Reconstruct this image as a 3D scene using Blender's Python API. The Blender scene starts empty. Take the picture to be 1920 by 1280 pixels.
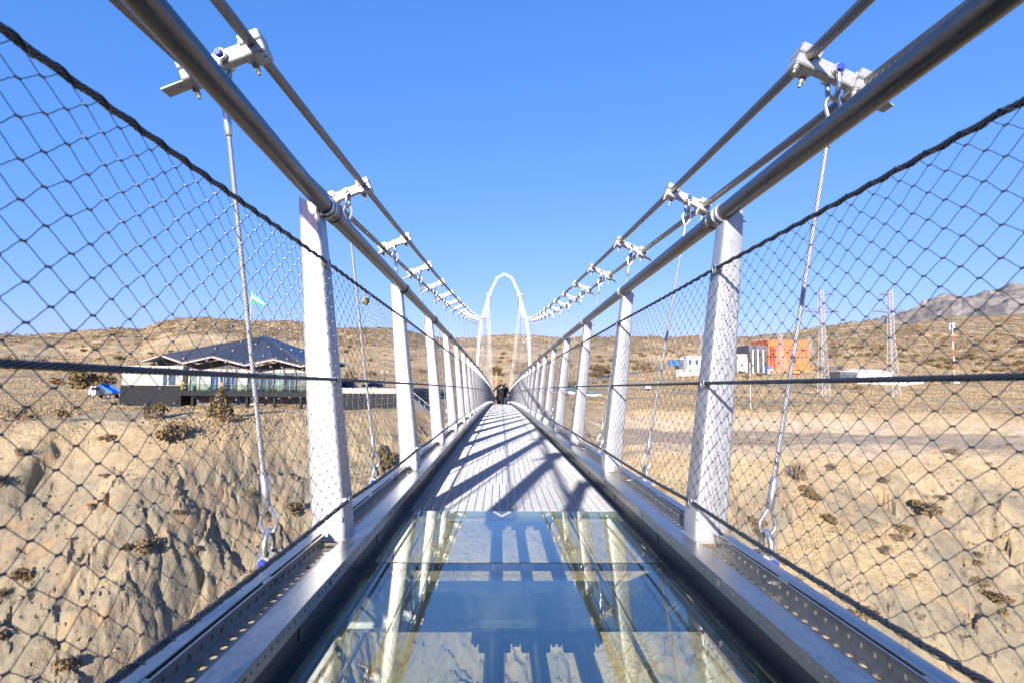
import bpy, math, random
import numpy as np
from mathutils import Vector, Matrix, Euler
R = math.radians
random.seed(7)
scene = bpy.context.scene
COL = scene.collection

# ------------------------------------------------------------------ camera, sky, sun, exposure
CX = -0.10                                   # the camera stands a little left of the walkway's middle
cd = bpy.data.cameras.new('camera'); cam = bpy.data.objects.new('camera', cd); COL.objects.link(cam)
cd.sensor_width = 36.0; cd.lens = 18.0; cd.clip_start = 0.05; cd.clip_end = 20000
cam.location = (CX, 0, 0)
cam.rotation_mode = 'QUATERNION'
q = Euler((0, 0, R(-1.31)), 'XYZ').to_quaternion() @ Euler((R(90 + 3.694), 0, 0), 'XYZ').to_quaternion()
cam.rotation_quaternion = q @ Euler((0, 0, R(0.55)), 'XYZ').to_quaternion()
cd.dof.use_dof = True; cd.dof.focus_distance = 9.0; cd.dof.aperture_fstop = 5.0
scene.camera = cam

SUN_EL, SUN_AZ = 16.0, 15.0                  # light travels forward and to the right: sun behind the camera's left shoulder
world = bpy.data.worlds.new('World'); scene.world = world; world.use_nodes = True
wn = world.node_tree.nodes; wl = world.node_tree.links
sky = wn.new('ShaderNodeTexSky'); sky.sky_type = 'NISHITA'; sky.sun_disc = False
sky.sun_elevation = R(SUN_EL); sky.sun_rotation = R(180 + SUN_AZ)
sky.altitude = 1200; sky.air_density = 1.0; sky.dust_density = 1.5; sky.ozone_density = 1.0
# the photograph's colour grade of the sky: the same smooth response per channel in every direction
sp_ = wn.new('ShaderNodeSeparateColor'); cb_ = wn.new('ShaderNodeCombineColor'); wl.new(sky.outputs[0], sp_.inputs[0])
for ch, pw, mu in ((0, 0.95, 0.40), (1, 0.58, 0.90), (2, 0.50, 2.05)):
    p_ = wn.new('ShaderNodeMath'); p_.operation = 'POWER'; p_.inputs[1].default_value = pw; wl.new(sp_.outputs[ch], p_.inputs[0])
    m_ = wn.new('ShaderNodeMath'); m_.operation = 'MULTIPLY'; m_.inputs[1].default_value = mu; wl.new(p_.outputs[0], m_.inputs[0]); wl.new(m_.outputs[0], cb_.inputs[ch])
wl.new(cb_.outputs[0], wn['Background'].inputs['Color'])
wn['Background'].inputs['Strength'].default_value = 0.13

sl = bpy.data.lights.new('sun', 'SUN'); sl.energy = 4.4; sl.angle = R(0.53); sl.color = (1.0, 0.945, 0.86)
sun = bpy.data.objects.new('sun', sl); COL.objects.link(sun)
sdir = Vector((math.sin(R(SUN_AZ)) * math.cos(R(SUN_EL)), math.cos(R(SUN_AZ)) * math.cos(R(SUN_EL)), -math.sin(R(SUN_EL))))
sun.rotation_mode = 'QUATERNION'; sun.rotation_quaternion = sdir.to_track_quat('-Z', 'Y'); sun.location = (-10, -40, 30)
vs = scene.view_settings
vs.view_transform = 'Standard'; vs.look = 'None'; vs.gamma = 1.0; vs.use_curve_mapping = False; vs.exposure = 1.1
scene.cycles.max_bounces = 8; scene.cycles.transparent_max_bounces = 24; scene.cycles.use_denoising = True

# ------------------------------------------------------------------ helpers
def lin(c):
    return tuple(((x / 255) / 12.92 if x / 255 <= 0.04045 else ((x / 255 + 0.055) / 1.055) ** 2.4) for x in c) + (1.0,)

class MB:
    """collects geometry for ONE mesh object"""
    def __init__(s): s.v = []; s.f = []; s.uv = []; s.mi = []
    def add(s, vs_, fs, uvs=None, m=0):
        o = len(s.v); s.v.extend([tuple(p) for p in vs_])
        for k, f in enumerate(fs):
            s.f.append(tuple(i + o for i in f)); s.mi.append(m)
            s.uv.append(uvs[k] if uvs else [(0, 0)] * len(f))
        return s
    def box(s, x0, x1, y0, y1, z0, z1, M=None, m=0):
        p = [Vector((x, y, z)) for z in (z0, z1) for y in (y0, y1) for x in (x0, x1)]
        if M is not None: p = [M @ a for a in p]
        return s.add(p, [(0, 2, 3, 1), (4, 5, 7, 6), (0, 1, 5, 4), (2, 6, 7, 3), (0, 4, 6, 2), (1, 3, 7, 5)], m=m)
    def bbox(s, x0, x1, y0, y1, z0, z1, b=0.004, M=None, m=0):
        """box with bevelled edges"""
        X, Y, Z = (x0, x1), (y0, y1), (z0, z1)
        pts = []; idx = {}
        def P(i, j, k, ax):
            key = (i, j, k, ax)
            if key not in idx:
                c = [X[i], Y[j], Z[k]]
                for a, t in enumerate((i, j, k)):
                    if a != ax: c[a] += b if t == 0 else -b
                idx[key] = len(pts); pts.append(Vector(c))
            return idx[key]
        fs = []
        for ax in range(3):
            o1, o2 = (ax + 1) % 3, (ax + 2) % 3
            for t in (0, 1):
                ring = []
                for a, c in ((0, 0), (1, 0), (1, 1), (0, 1)):
                    n = [0, 0, 0]; n[ax] = t; n[o1] = a; n[o2] = c
                    ring.append(P(*n, ax))
                fs.append(tuple(ring if t else ring[::-1]))
        for ax in range(3):
            o1, o2 = (ax + 1) % 3, (ax + 2) % 3
            for a in (0, 1):
                for c in (0, 1):
                    n0 = [0, 0, 0]; n0[o1] = a; n0[o2] = c; n1 = list(n0); n1[ax] = 1
                    r_ = (P(*n0, o1), P(*n1, o1), P(*n1, o2), P(*n0, o2))
                    fs.append(r_ if (a == c) else r_[::-1])
        for i in (0, 1):
            for j in (0, 1):
                for k in (0, 1):
                    t = (P(i, j, k, 0), P(i, j, k, 1), P(i, j, k, 2))
                    fs.append(t if (i + j + k) % 2 else t[::-1])
        if M is not None: pts = [M @ a for a in pts]
        return s.add(pts, fs, m=m)
    def tube(s, pts, r, n=8, lobes=0, amp=0.0, pitch=0.1, caps=True, closed=False, m=0):
        pts = [Vector(p) for p in pts]; N = len(pts)
        rr = r if hasattr(r, '__len__') else [r] * N
        T = []
        for i in range(N):
            a = pts[i - 1] if (i or closed) else pts[i]; b_ = pts[(i + 1) % N] if (i < N - 1 or closed) else pts[i]
            T.append((b_ - a).normalized())
        up = Vector((0, 0, 1)) if abs(T[0].z) < 0.9 else Vector((0, 1, 0))
        nrm = (up - T[0] * up.dot(T[0])).normalized()
        vsx = []; L = 0; Ls = []
        for i in range(N):
            if i:
                L += (pts[i] - pts[i - 1]).length
                nrm = (nrm - T[i] * nrm.dot(T[i])).normalized()
            Ls.append(L); bi = T[i].cross(nrm)
            for k in range(n):
                a = 2 * math.pi * k / n
                rad = rr[i] * (1 + (amp * math.cos(lobes * (a + 2 * math.pi * L / pitch)) if lobes else 0))
                vsx.append(pts[i] + (nrm * math.cos(a) + bi * math.sin(a)) * rad)
        fs = []; uvs = []
        M_ = N if closed else N - 1
        for i in range(M_):
            j = (i + 1) % N; l1 = Ls[i + 1] if i + 1 < N else Ls[i] + 0.01
            for k in range(n):
                k2 = (k + 1) % n
                fs.append((i * n + k, i * n + k2, j * n + k2, j * n + k))
                uvs.append([(k / n, Ls[i]), ((k + 1) / n, Ls[i]), ((k + 1) / n, l1), (k / n, l1)])
        if caps and not closed:
            fs.append(tuple(range(n - 1, -1, -1))); uvs.append([(0, 0)] * n)
            fs.append(tuple((N - 1) * n + k for k in range(n))); uvs.append([(0, 0)] * n)
        return s.add(vsx, fs, uvs, m)
    def cyl(s, a, b, r, n=10, r2=None, m=0):
        return s.tube([a, b], [r, r if r2 is None else r2], n, m=m)
    def loft(s, rings, caps=True, m=0):
        n = len(rings[0]); vsx = [p for g in rings for p in g]; fs = []
        for i in range(len(rings) - 1):
            for k in range(n):
                k2 = (k + 1) % n; fs.append((i * n + k, i * n + k2, (i + 1) * n + k2, (i + 1) * n + k))
        if caps: fs += [tuple(range(n - 1, -1, -1)), tuple((len(rings) - 1) * n + k for k in range(n))]
        return s.add(vsx, fs, m=m)
    def mesh(s, name, mats, smooth=None):
        me = bpy.data.meshes.new(name); me.from_pydata(s.v, [], s.f)
        for m_ in (mats if isinstance(mats, (list, tuple)) else [mats]): me.materials.append(m_)
        u = me.uv_layers.new(name='UVMap'); u.data.foreach_set('uv', np.array([c for f in s.uv for p in f for c in p], dtype=np.float32))
        me.polygons.foreach_set('material_index', s.mi)
        if smooth:
            me.polygons.foreach_set('use_smooth', [True] * len(s.f)); me.set_sharp_from_angle(angle=R(smooth))
        me.update(); return me

WP = {}                                      # world position of every placed object
def link(o, parent, loc):
    COL.objects.link(o); WP[o.name] = Vector(loc)
    if parent: o.parent = parent; o.location = Vector(loc) - WP[parent.name]
    else: o.location = loc
    return o
def part(name, mb, mat, parent, loc=(0, 0, 0), smooth=None, kind=None, local=False):
    """mesh object; loc is a world position unless local"""
    me = mb if isinstance(mb, bpy.types.Mesh) else mb.mesh(name, mat, smooth)
    o = bpy.data.objects.new(name, me)
    if local: loc = WP[parent.name] + Vector(loc)
    link(o, parent, loc)
    if kind: o['kind'] = kind
    return o
def tag(o, label, cat, group=None):
    o['label'] = label; o['category'] = cat
    if group: o['group'] = group
    return o
def thing(name, label, cat, loc=(0, 0, 0), group=None, rz=0):
    o = bpy.data.objects.new(name, None); o.empty_display_size = 0.1; link(o, None, loc)
    o.rotation_euler.z = rz
    return tag(o, label, cat, group)
def struct(name, mb, mat, loc=(0, 0, 0), smooth=None):
    o = part(name, mb, mat, None, loc, smooth); o['kind'] = 'structure'; return o
def copy_tree(o, parent, loc, rot=None):
    c = o.copy(); link(c, parent, loc)
    if rot is not None: c.rotation_euler = rot
    for ch in list(o.children): copy_child(ch, c)
    return c
def copy_child(o, parent):
    c = o.copy(); COL.objects.link(c); c.parent = parent; c.location = o.location
    WP[c.name] = WP[parent.name] + c.location
    for ch in list(o.children): copy_child(ch, c)
ORD = 'nearest second third fourth fifth sixth seventh eighth ninth tenth eleventh twelfth thirteenth fourteenth fifteenth sixteenth'.split()

# ------------------------------------------------------------------ materials
class NT:
    def __init__(s, name):
        s.m = bpy.data.materials.new(name); s.m.use_nodes = True
        s.n = s.m.node_tree.nodes; s.l = s.m.node_tree.links; s.b = s.n['Principled BSDF']; s.out = s.n['Material Output']
    def new(s, t, **kw):
        n = s.n.new(t)
        for k, v in kw.items():
            if k in n.inputs: s.set(n.inputs[k], v)
            else: setattr(n, k, v)
        return n
    def set(s, sock, v):
        if isinstance(v, bpy.types.NodeSocket): s.l.new(v, sock)
        else: sock.default_value = v
    def math(s, op, a, b=0.0, c=0.0):
        n = s.n.new('ShaderNodeMath'); n.operation = op
        for i, v in enumerate((a, b, c)): s.set(n.inputs[i], v)
        return n.outputs[0]
    def noise(s, scale, detail=4, rough=0.55, vec=None, dist=0.0):
        n = s.n.new('ShaderNodeTexNoise'); n.inputs['Scale'].default_value = scale; n.inputs['Detail'].default_value = detail
        n.inputs['Roughness'].default_value = rough; n.inputs['Distortion'].default_value = dist
        if vec is not None: s.l.new(vec, n.inputs['Vector'])
        return n.outputs['Fac']
    def ramp(s, fac, stops, interp='LINEAR'):
        n = s.n.new('ShaderNodeValToRGB'); s.l.new(fac, n.inputs[0]); e = n.color_ramp.elements; n.color_ramp.interpolation = interp
        while len(e) < len(stops): e.new(0.5)
        for i, (p, c) in enumerate(stops):
            e[i].position = p; e[i].color = c if hasattr(c, '__len__') else (c, c, c, 1)
        return n.outputs[0]
    def mix(s, fac, a, b):
        n = s.n.new('ShaderNodeMix'); n.data_type = 'RGBA'
        s.set(n.inputs[0], fac); s.set(n.inputs[6], a); s.set(n.inputs[7], b); return n.outputs[2]
    def bump(s, h, strength=0.3, dist=0.01):
        n = s.n.new('ShaderNodeBump'); n.inputs['Strength'].default_value = strength; n.inputs['Distance'].default_value = dist
        s.l.new(h, n.inputs['Height']); s.l.new(n.outputs[0], s.b.inputs['Normal']); return n
    def coord(s, k='Object'):
        return s.n.new('ShaderNodeTexCoord').outputs[k]
    def pos(s):
        return s.n.new('ShaderNodeNewGeometry').outputs['Position']
def g(x): return (x, x, x, 1)

def metal(name, lo, hi, metallic=0.6, rough=(0.32, 0.5), scale=9, stretch=None, tint=(1, 1, 1), bump=0.06):
    t = NT(name); v = t.pos()
    if stretch:
        mp = t.new('ShaderNodeMapping'); mp.inputs['Scale'].default_value = stretch; t.l.new(v, mp.inputs[0]); v = mp.outputs[0]
    n1 = t.noise(scale, 6, 0.6, v); n2 = t.noise(scale * 7, 3, 0.5, v)
    f = t.math('ADD', t.math('MULTIPLY', n1, 0.7), t.math('MULTIPLY', n2, 0.3))
    c = t.ramp(f, [(0.35, tuple(lo * k for k in tint) + (1,)), (0.65, tuple(hi * k for k in tint) + (1,))])
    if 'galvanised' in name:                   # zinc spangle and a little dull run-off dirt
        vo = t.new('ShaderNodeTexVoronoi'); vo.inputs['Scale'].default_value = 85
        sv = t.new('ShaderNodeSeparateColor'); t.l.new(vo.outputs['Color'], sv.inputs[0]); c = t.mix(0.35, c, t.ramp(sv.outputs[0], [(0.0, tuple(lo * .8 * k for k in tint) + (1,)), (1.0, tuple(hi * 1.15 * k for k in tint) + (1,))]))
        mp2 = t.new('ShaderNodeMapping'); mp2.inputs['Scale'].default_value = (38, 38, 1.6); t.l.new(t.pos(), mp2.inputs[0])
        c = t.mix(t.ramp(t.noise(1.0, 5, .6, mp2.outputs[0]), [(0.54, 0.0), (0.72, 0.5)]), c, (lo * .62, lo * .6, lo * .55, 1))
    t.set(t.b.inputs['Base Color'], c); t.b.inputs['Metallic'].default_value = metallic
    t.set(t.b.inputs['Roughness'], t.math('ADD', rough[0], t.math('MULTIPLY', f, rough[1] - rough[0])))
    t.bump(f, bump, 0.01); return t.m
M = {}
M['galv'] = metal('galvanised_steel', 0.34, 0.52, 0.45, (0.3, 0.5), 11)
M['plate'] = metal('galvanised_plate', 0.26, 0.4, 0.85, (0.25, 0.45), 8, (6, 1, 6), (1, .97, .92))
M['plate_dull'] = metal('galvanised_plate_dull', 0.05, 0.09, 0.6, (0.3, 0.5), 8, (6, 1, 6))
M['shackle'] = metal('forged_shackle_steel', 0.5, 0.66, 0.8, (0.25, 0.4), 30)
M['pipe'] = metal('dull_pipe_steel', 0.09, 0.2, 0.85, (0.28, 0.45), 5, (9, 0.7, 9))
M['grate'] = metal('grating_steel', 0.34, 0.48, 0.35, (0.35, 0.55), 20)
M['wire'] = metal('net_wire', 0.07, 0.14, 0.7, (0.3, 0.45), 40)
M['bronze_nut'] = metal('plated_nut', 0.35, 0.5, 0.7, (0.35, 0.5), 40, None, (1, 0.93, 0.8))
M['blue_bolt'] = metal('blue_bolt_paint', 0.5, 0.7, 0.2, (0.3, 0.5), 60, None, (0.06, 0.12, 0.75))
M['brass'] = metal('weathered_brass', 0.3, 0.5, 0.5, (0.35, 0.6), 60, None, (1.0, 0.78, 0.32))
M['rubber'] = metal('black_rubber', 0.02, 0.035, 0.0, (0.5, 0.7), 20)

def rope_mat(name, lo, hi, N, pitch, metallic=0.7, dirt=None):
    t = NT(name); uv = t.coord('UV'); sp = t.new('ShaderNodeSeparateXYZ'); t.l.new(uv, sp.inputs[0])
    ph = t.math('ADD', t.math('MULTIPLY', sp.outputs[0], 2 * math.pi * N), t.math('MULTIPLY', sp.outputs[1], 2 * math.pi * N / pitch))
    s_ = t.math('ADD', t.math('MULTIPLY', t.math('SINE', ph), 0.5), 0.5)
    nz = t.noise(6, 5, 0.6, t.pos())
    c = t.ramp(s_, [(0.0, dirt or g(lo * 0.5)), (0.35, g(lo)), (0.8, g(hi))])
    c = t.mix(t.math('MULTIPLY', nz, 0.35), c, g(lo * 0.9))
    t.set(t.b.inputs['Base Color'], c); t.b.inputs['Metallic'].default_value = metallic; t.b.inputs['Roughness'].default_value = 0.4
    t.bump(s_, 0.8, 0.004); return t.m
M['cable'] = rope_mat('main_cable_strand', 0.17, 0.34, 16, 0.55, 0.8, lin((120, 104, 80)))
M['rope_dark'] = rope_mat('dark_wire_rope', 0.07, 0.17, 6, 0.12, 0.65)
M['rope_light'] = rope_mat('galvanised_wire_rope', 0.3, 0.62, 6, 0.12, 0.5)

def plain(name, col, rough=0.6, metallic=0.0, var=0.15, scale=1.5, bump=0.1, bdist=0.02):
    t = NT(name); n = t.noise(scale, 5, 0.6, t.pos())
    a = tuple(c * (1 - var) for c in col[:3]) + (1,); b = tuple(min(1, c * (1 + var)) for c in col[:3]) + (1,)
    t.set(t.b.inputs['Base Color'], t.ramp(n, [(0.3, a), (0.7, b)])); t.b.inputs['Roughness'].default_value = rough
    t.b.inputs['Metallic'].default_value = metallic; t.bump(n, bump, bdist); return t.m
M['white'] = plain('white_paint', g(0.78), 0.45, 0, 0.04)
M['roof'] = plain('slate_blue_roof_sheet', (0.075, 0.088, 0.12, 1), 0.4, 0.4, 0.12)
M['fascia'] = plain('pale_fascia', (0.36, 0.34, 0.31, 1), 0.6)
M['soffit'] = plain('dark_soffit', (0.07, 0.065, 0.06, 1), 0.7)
M['brown_trim'] = plain('brown_edge_trim', (0.12, 0.07, 0.055, 1), 0.6)
M['wall_pale'] = plain('pale_render_wall', (0.42, 0.39, 0.33, 1), 0.8, 0, 0.06)
M['wall_white'] = plain('white_render_wall', (0.72, 0.7, 0.66, 1), 0.8, 0, 0.06)
M['black_clad'] = plain('charcoal_cladding', (0.013, 0.014, 0.016, 1), 0.6, 0, 0.15)
M['black_clad'].node_tree.nodes['Principled BSDF'].inputs['Specular IOR Level'].default_value = 0.2
M['grey_clad'] = plain('grey_cladding', (0.10, 0.10, 0.105, 1), 0.6, 0, 0.12)
M['concrete'] = plain('concrete', (0.38, 0.36, 0.33, 1), 0.85, 0, 0.15)
M['orange'] = plain('orange_panel_paint', (0.85, 0.16, 0.05, 1), 0.55, 0, 0.06)
M['white_brick'] = plain('white_panel', (0.68, 0.67, 0.64, 1), 0.6)
M['red'] = plain('red_paint', (0.5, 0.06, 0.04, 1), 0.5)
M['blue'] = plain('blue_paint', (0.03, 0.14, 0.55, 1), 0.4)
M['yellow'] = plain('orange_machine_paint', (0.7, 0.3, 0.05, 1), 0.5)
M['car_blue'] = plain('dark_blue_car_paint', (0.012, 0.025, 0.09, 1), 0.2)
M['car_white'] = plain('white_car_paint', g(0.72), 0.25, 0, 0.03)
M['tyre'] = plain('tyre_rubber', g(0.02), 0.8)
M['window'] = plain('dark_window_glass', (0.05, 0.08, 0.12, 1), 0.08, 0.0, 0.2)
M['window_blue'] = plain('blue_reflecting_window', (0.05, 0.11, 0.24, 1), 0.06, 0.3, 0.2)
M['window_green'] = plain('pale_green_glazing', (0.16, 0.25, 0.24, 1), 0.12, 0.0, 0.25)
M['curtain'] = plain('pale_curtain', (0.32, 0.36, 0.34, 1), 0.8)
M['tower'] = plain('lattice_steel', (0.4, 0.38, 0.37, 1), 0.6, 0.3)
M['tower_arm'] = plain('lattice_arm_steel', (0.26, 0.19, 0.19, 1), 0.6, 0.3)
M['wood'] = plain('pale_wood_pole', (0.45, 0.33, 0.2, 1), 0.8)
M['asphalt'] = plain('worn_asphalt', (0.2, 0.19, 0.185, 1), 0.9, 0, 0.15, 0.3)
M['skin'] = plain('skin', (0.5, 0.29, 0.2, 1), 0.55, 0, 0.05)
M['hair'] = plain('dark_hair', (0.015, 0.011, 0.009, 1), 0.6)
M['black_cloth'] = plain('black_cloth', (0.013, 0.013, 0.016, 1), 0.9, 0, 0.3, 8)
M['grey_cloth'] = plain('grey_green_cloth', (0.2, 0.25, 0.24, 1), 0.9, 0, 0.15, 8)
M['white_cloth'] = plain('white_cloth', g(0.65), 0.8)
M['person_yellow'] = plain('yellow_cloth', (0.65, 0.4, 0.03, 1), 0.8)
M['flag_blue'] = plain('flag_blue', (0.08, 0.36, 0.62, 1), 0.7, 0, 0.05)
M['flag_white'] = plain('flag_white', g(0.75), 0.7, 0, 0.05)
M['flag_green'] = plain('flag_green', (0.03, 0.36, 0.13, 1), 0.7, 0, 0.05)
M['blue_tarp'] = plain('blue_tarpaulin', (0.05, 0.2, 0.62, 1), 0.6)

def glass_mat():
    t = NT('laminated_floor_glass'); t.n.remove(t.b)
    tr = t.new('ShaderNodeBsdfTransparent'); tr.inputs[0].default_value = (0.80, 0.855, 0.76, 1)
    gl = t.new('ShaderNodeBsdfGlossy'); gl.inputs['Roughness'].default_value = 0.015; gl.inputs['Color'].default_value = (0.92, 0.97, 0.97, 1)
    lw = t.new('ShaderNodeLayerWeight'); lw.inputs[0].default_value = 0.5
    # facing (1 - cos) raised to a power: stronger reflection at flat angles
    f = t.math('ADD', 0.05, t.math('MULTIPLY', t.math('POWER', lw.outputs['Facing'], 2.2), 0.52))
    dn = t.noise(2.2, 6, 0.65, t.pos()); df = t.new('ShaderNodeBsdfDiffuse'); df.inputs[0].default_value = (0.5, 0.5, 0.48, 1)
    m1 = t.new('ShaderNodeMixShader'); t.l.new(f, m1.inputs[0]); t.l.new(tr.outputs[0], m1.inputs[1]); t.l.new(gl.outputs[0], m1.inputs[2])
    m2 = t.new('ShaderNodeMixShader'); t.l.new(t.ramp(dn, [(0.45, 0.0), (0.8, 0.07)]), m2.inputs[0])
    t.l.new(m1.outputs[0], m2.inputs[1]); t.l.new(df.outputs[0], m2.inputs[2])
    t.l.new(m2.outputs[0], t.out.inputs[0]); return t.m
M['glass'] = glass_mat()

def ground_mat():
    t = NT('dry_hillside_ground'); P = t.pos()
    rock = t.new('ShaderNodeAttribute', attribute_name='rock').outputs['Fac']
    scar = t.new('ShaderNodeAttribute', attribute_name='scar').outputs['Fac']
    scrub = t.new('ShaderNodeAttribute', attribute_name='scrub').outputs['Fac']
    big = t.noise(0.022, 6, 0.6, P); mid = t.noise(0.16, 7, 0.62, P); fine = t.noise(1.3, 8, 0.65, P); grit = t.noise(7.0, 5, 0.6, P)
    grass = t.ramp(t.math('ADD', t.math('MULTIPLY', mid, 0.6), t.math('MULTIPLY', fine, 0.4)),
                   [(0.3, lin((184, 158, 118))), (0.5, lin((210, 184, 142))), (0.7, lin((224, 202, 164)))])
    soil = t.ramp(fine, [(0.3, lin((146, 120, 90))), (0.7, lin((176, 148, 112)))])
    ground = t.mix(t.ramp(t.math('ADD', t.math('MULTIPLY', big, 0.55), t.math('MULTIPLY', mid, 0.45)), [(0.45, 0.0), (0.6, 0.85)]), grass, soil)
    # limestone: grey beige slabs with ochre stains and dark cracks
    st = t.noise(0.35, 6, 0.6, P, 0.6)
    rk = t.ramp(t.math('ADD', t.math('MULTIPLY', fine, 0.55), t.math('MULTIPLY', grit, 0.45)), [(0.3, lin((112, 103, 86))), (0.5, lin((136, 125, 104))), (0.75, lin((154, 143, 120)))])
    rk = t.mix(t.ramp(st, [(0.5, 0.0), (0.68, 0.7)]), rk, lin((164, 132, 98)))
    vo = t.new('ShaderNodeTexVoronoi'); vo.feature = 'DISTANCE_TO_EDGE'; vo.inputs['Scale'].default_value = 0.42
    wv = t.new('ShaderNodeMixRGB'); wv.blend_type = 'ADD'; wv.inputs[0].default_value = 1.0
    nzv = t.new('ShaderNodeTexNoise'); nzv.inputs['Scale'].default_value = 0.9; nzv.inputs['Detail'].default_value = 4; t.l.new(P, nzv.inputs['Vector'])
    sc = t.new('ShaderNodeVectorMath'); sc.operation = 'SCALE'; sc.inputs['Scale'].default_value = 1.6; t.l.new(nzv.outputs['Color'], sc.inputs[0])
    ad = t.new('ShaderNodeVectorMath'); ad.operation = 'ADD'; t.l.new(P, ad.inputs[0]); t.l.new(sc.outputs[0], ad.inputs[1]); t.l.new(ad.outputs[0], vo.inputs['Vector'])
    crack = t.ramp(vo.outputs['Distance'], [(0.0, 1.0), (0.035, 0.0)])
    rk = t.mix(t.math('MULTIPLY', t.math('MULTIPLY', crack, t.ramp(st, [(0.4, 0.1), (0.55, 1.0)])), 0.3), rk, lin((92, 78, 60)))
    c = t.mix(rock, ground, rk)
    ckf = t.math('MULTIPLY', t.new('ShaderNodeAttribute', attribute_name='crack').outputs['Fac'], t.ramp(t.noise(1.1, 4, .7, P), [(0.4, 0.0), (0.62, 0.85)]))
    c = t.mix(ckf, c, lin((86, 72, 52)))
    c = t.mix(scar, c, t.ramp(fine, [(0.3, lin((196, 170, 140))), (0.7, lin((220, 198, 168)))]))
    sb = t.ramp(t.math('ADD', t.math('MULTIPLY', mid, 0.5), t.math('MULTIPLY', t.noise(0.07, 6, 0.7, P), 0.5)), [(0.42, 0.0), (0.52, 1.0)])
    c = t.mix(t.math('MULTIPLY', scrub, sb), c, t.ramp(fine, [(0.3, lin((116, 97, 72))), (0.7, lin((146, 122, 90)))]))
    grey = t.new('ShaderNodeAttribute', attribute_name='grey').outputs['Fac']
    c = t.mix(grey, c, t.ramp(t.noise(0.012, 9, 0.7, P), [(0.35, lin((100, 95, 94))), (0.5, lin((134, 125, 116))), (0.68, lin((168, 159, 148)))]))
    t.set(t.b.inputs['Base Color'], c); t.b.inputs['Roughness'].default_value = 0.95; t.b.inputs['Specular IOR Level'].default_value = 0.13
    h = t.math('ADD', t.math('MULTIPLY', fine, 0.7), t.math('MULTIPLY', grit, 0.3))
    b1 = t.bump(h, 0.6, 0.4)
    tuft = t.math('ADD', t.math('MULTIPLY', t.noise(3.5, 4, 0.7, P), 0.6), t.math('MULTIPLY', t.noise(0.6, 3, 0.6, P), 1.2))
    b2 = t.new('ShaderNodeBump'); b2.inputs['Distance'].default_value = 0.6
    t.set(b2.inputs['Strength'], t.math('SUBTRACT', 1.0, t.math('MULTIPLY', rock, 0.95)))
    t.l.new(tuft, b2.inputs['Height']); t.l.new(b1.outputs[0], b2.inputs['Normal']); t.l.new(b2.outputs[0], t.b.inputs['Normal'])
    return t.m
M['ground'] = ground_mat()

def shrub_mat(name, c0, c1):
    t = NT(name); oi = t.new('ShaderNodeObjectInfo')
    n = t.noise(0.8, 3, 0.6, t.pos()); f = t.math('ADD', t.math('MULTIPLY', n, 0.7), t.math('MULTIPLY', oi.outputs['Random'], 0.3))
    t.set(t.b.inputs['Base Color'], t.ramp(f, [(0.3, c0), (0.7, c1)])); t.b.inputs['Roughness'].default_value = 0.9
    t.b.inputs['Specular IOR Level'].default_value = 0.1; return t.m
M['shrub_brown'] = shrub_mat('brown_twigs', lin((110, 92, 66)), lin((150, 127, 95)))
M['shrub_olive'] = shrub_mat('olive_brown_foliage', lin((94, 82, 54)), lin((134, 116, 80)))
M['shrub_grey'] = shrub_mat('grey_brown_bare_twigs', lin((112, 96, 78)), lin((154, 134, 110)))
M['shrub_green'] = shrub_mat('green_foliage', lin((60, 92, 50)), lin((100, 134, 80)))
M['bark'] = plain('grey_brown_bark', (0.14, 0.1, 0.07, 1), 0.9)

# ------------------------------------------------------------------ terrain
rng = np.random.RandomState(3)
PERM = rng.permutation(4096)
def hsh(ix, iy, k=0):
    return PERM[(PERM[(ix + 37 * k) & 4095] + iy + 101 * k) & 4095] / 4095.0
def vnoise(x, y, k=0):
    ix = np.floor(x).astype(int); iy = np.floor(y).astype(int); fx = x - ix; fy = y - iy
    fx = fx * fx * fx * (fx * (fx * 6 - 15) + 10); fy = fy * fy * fy * (fy * (fy * 6 - 15) + 10)
    a, b, c, d = hsh(ix, iy, k), hsh(ix + 1, iy, k), hsh(ix, iy + 1, k), hsh(ix + 1, iy + 1, k)
    return (a + (b - a) * fx) * (1 - fy) + (c + (d - c) * fx) * fy - 0.5
def fbm(x, y, sc, oct=5, k=0, gain=0.5):
    o = 0; a = 1.0; f = 1.0 / sc
    for i in range(oct): o = o + a * vnoise(x * f + 17.3 * i, y * f - 9.1 * i, k + i); a *= gain; f *= 2.03
    return o
def voro(x, y, sc, k=0):
    x = x / sc; y = y / sc; ix = np.floor(x).astype(int); iy = np.floor(y).astype(int)
    d1 = np.full(x.shape, 9.0); d2 = np.full(x.shape, 9.0); cid = np.zeros(x.shape); dx1 = np.zeros(x.shape); dy1 = np.zeros(x.shape)
    for i in (-1, 0, 1):
        for j in (-1, 0, 1):
            jx = hsh(ix + i, iy + j, k); jy = hsh(ix + i, iy + j, k + 5)
            ex = ix + i + jx - x; ey = iy + j + jy - y; d = ex * ex + ey * ey
            n1 = d < d1
            d2 = np.where(n1, d1, np.minimum(d2, d)); cid = np.where(n1, hsh(ix + i, iy + j, k + 9), cid)
            dx1 = np.where(n1, ex, dx1); dy1 = np.where(n1, ey, dy1); d1 = np.where(n1, d, d1)
    return np.sqrt(d1), np.sqrt(d2), cid, dx1, dy1
def sstep(a, b, x):
    t = np.clip((x - a) / (b - a), 0, 1); return t * t * (3 - 2 * t)
PLAT = -5.6
RT = [-1.4, -1.0, -.82, -.78, -.735, -.69, -.66, -.62, -.59, -.53, -.477, -.415, -.35, -.25, -.14, 0, .17, .325, .41, .5, .585, .69, .79, .9, 1.02, 1.4]
RV = [634, 634, 635, 629, 623, 626, 613, 603, 599, 601, 606, 612, 618, 621, 627, 633, 634, 632, 627, 620, 611, 600, 595, 586, 578, 570]
RZ = [(702 - v) / 960 for v in RV]
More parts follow.
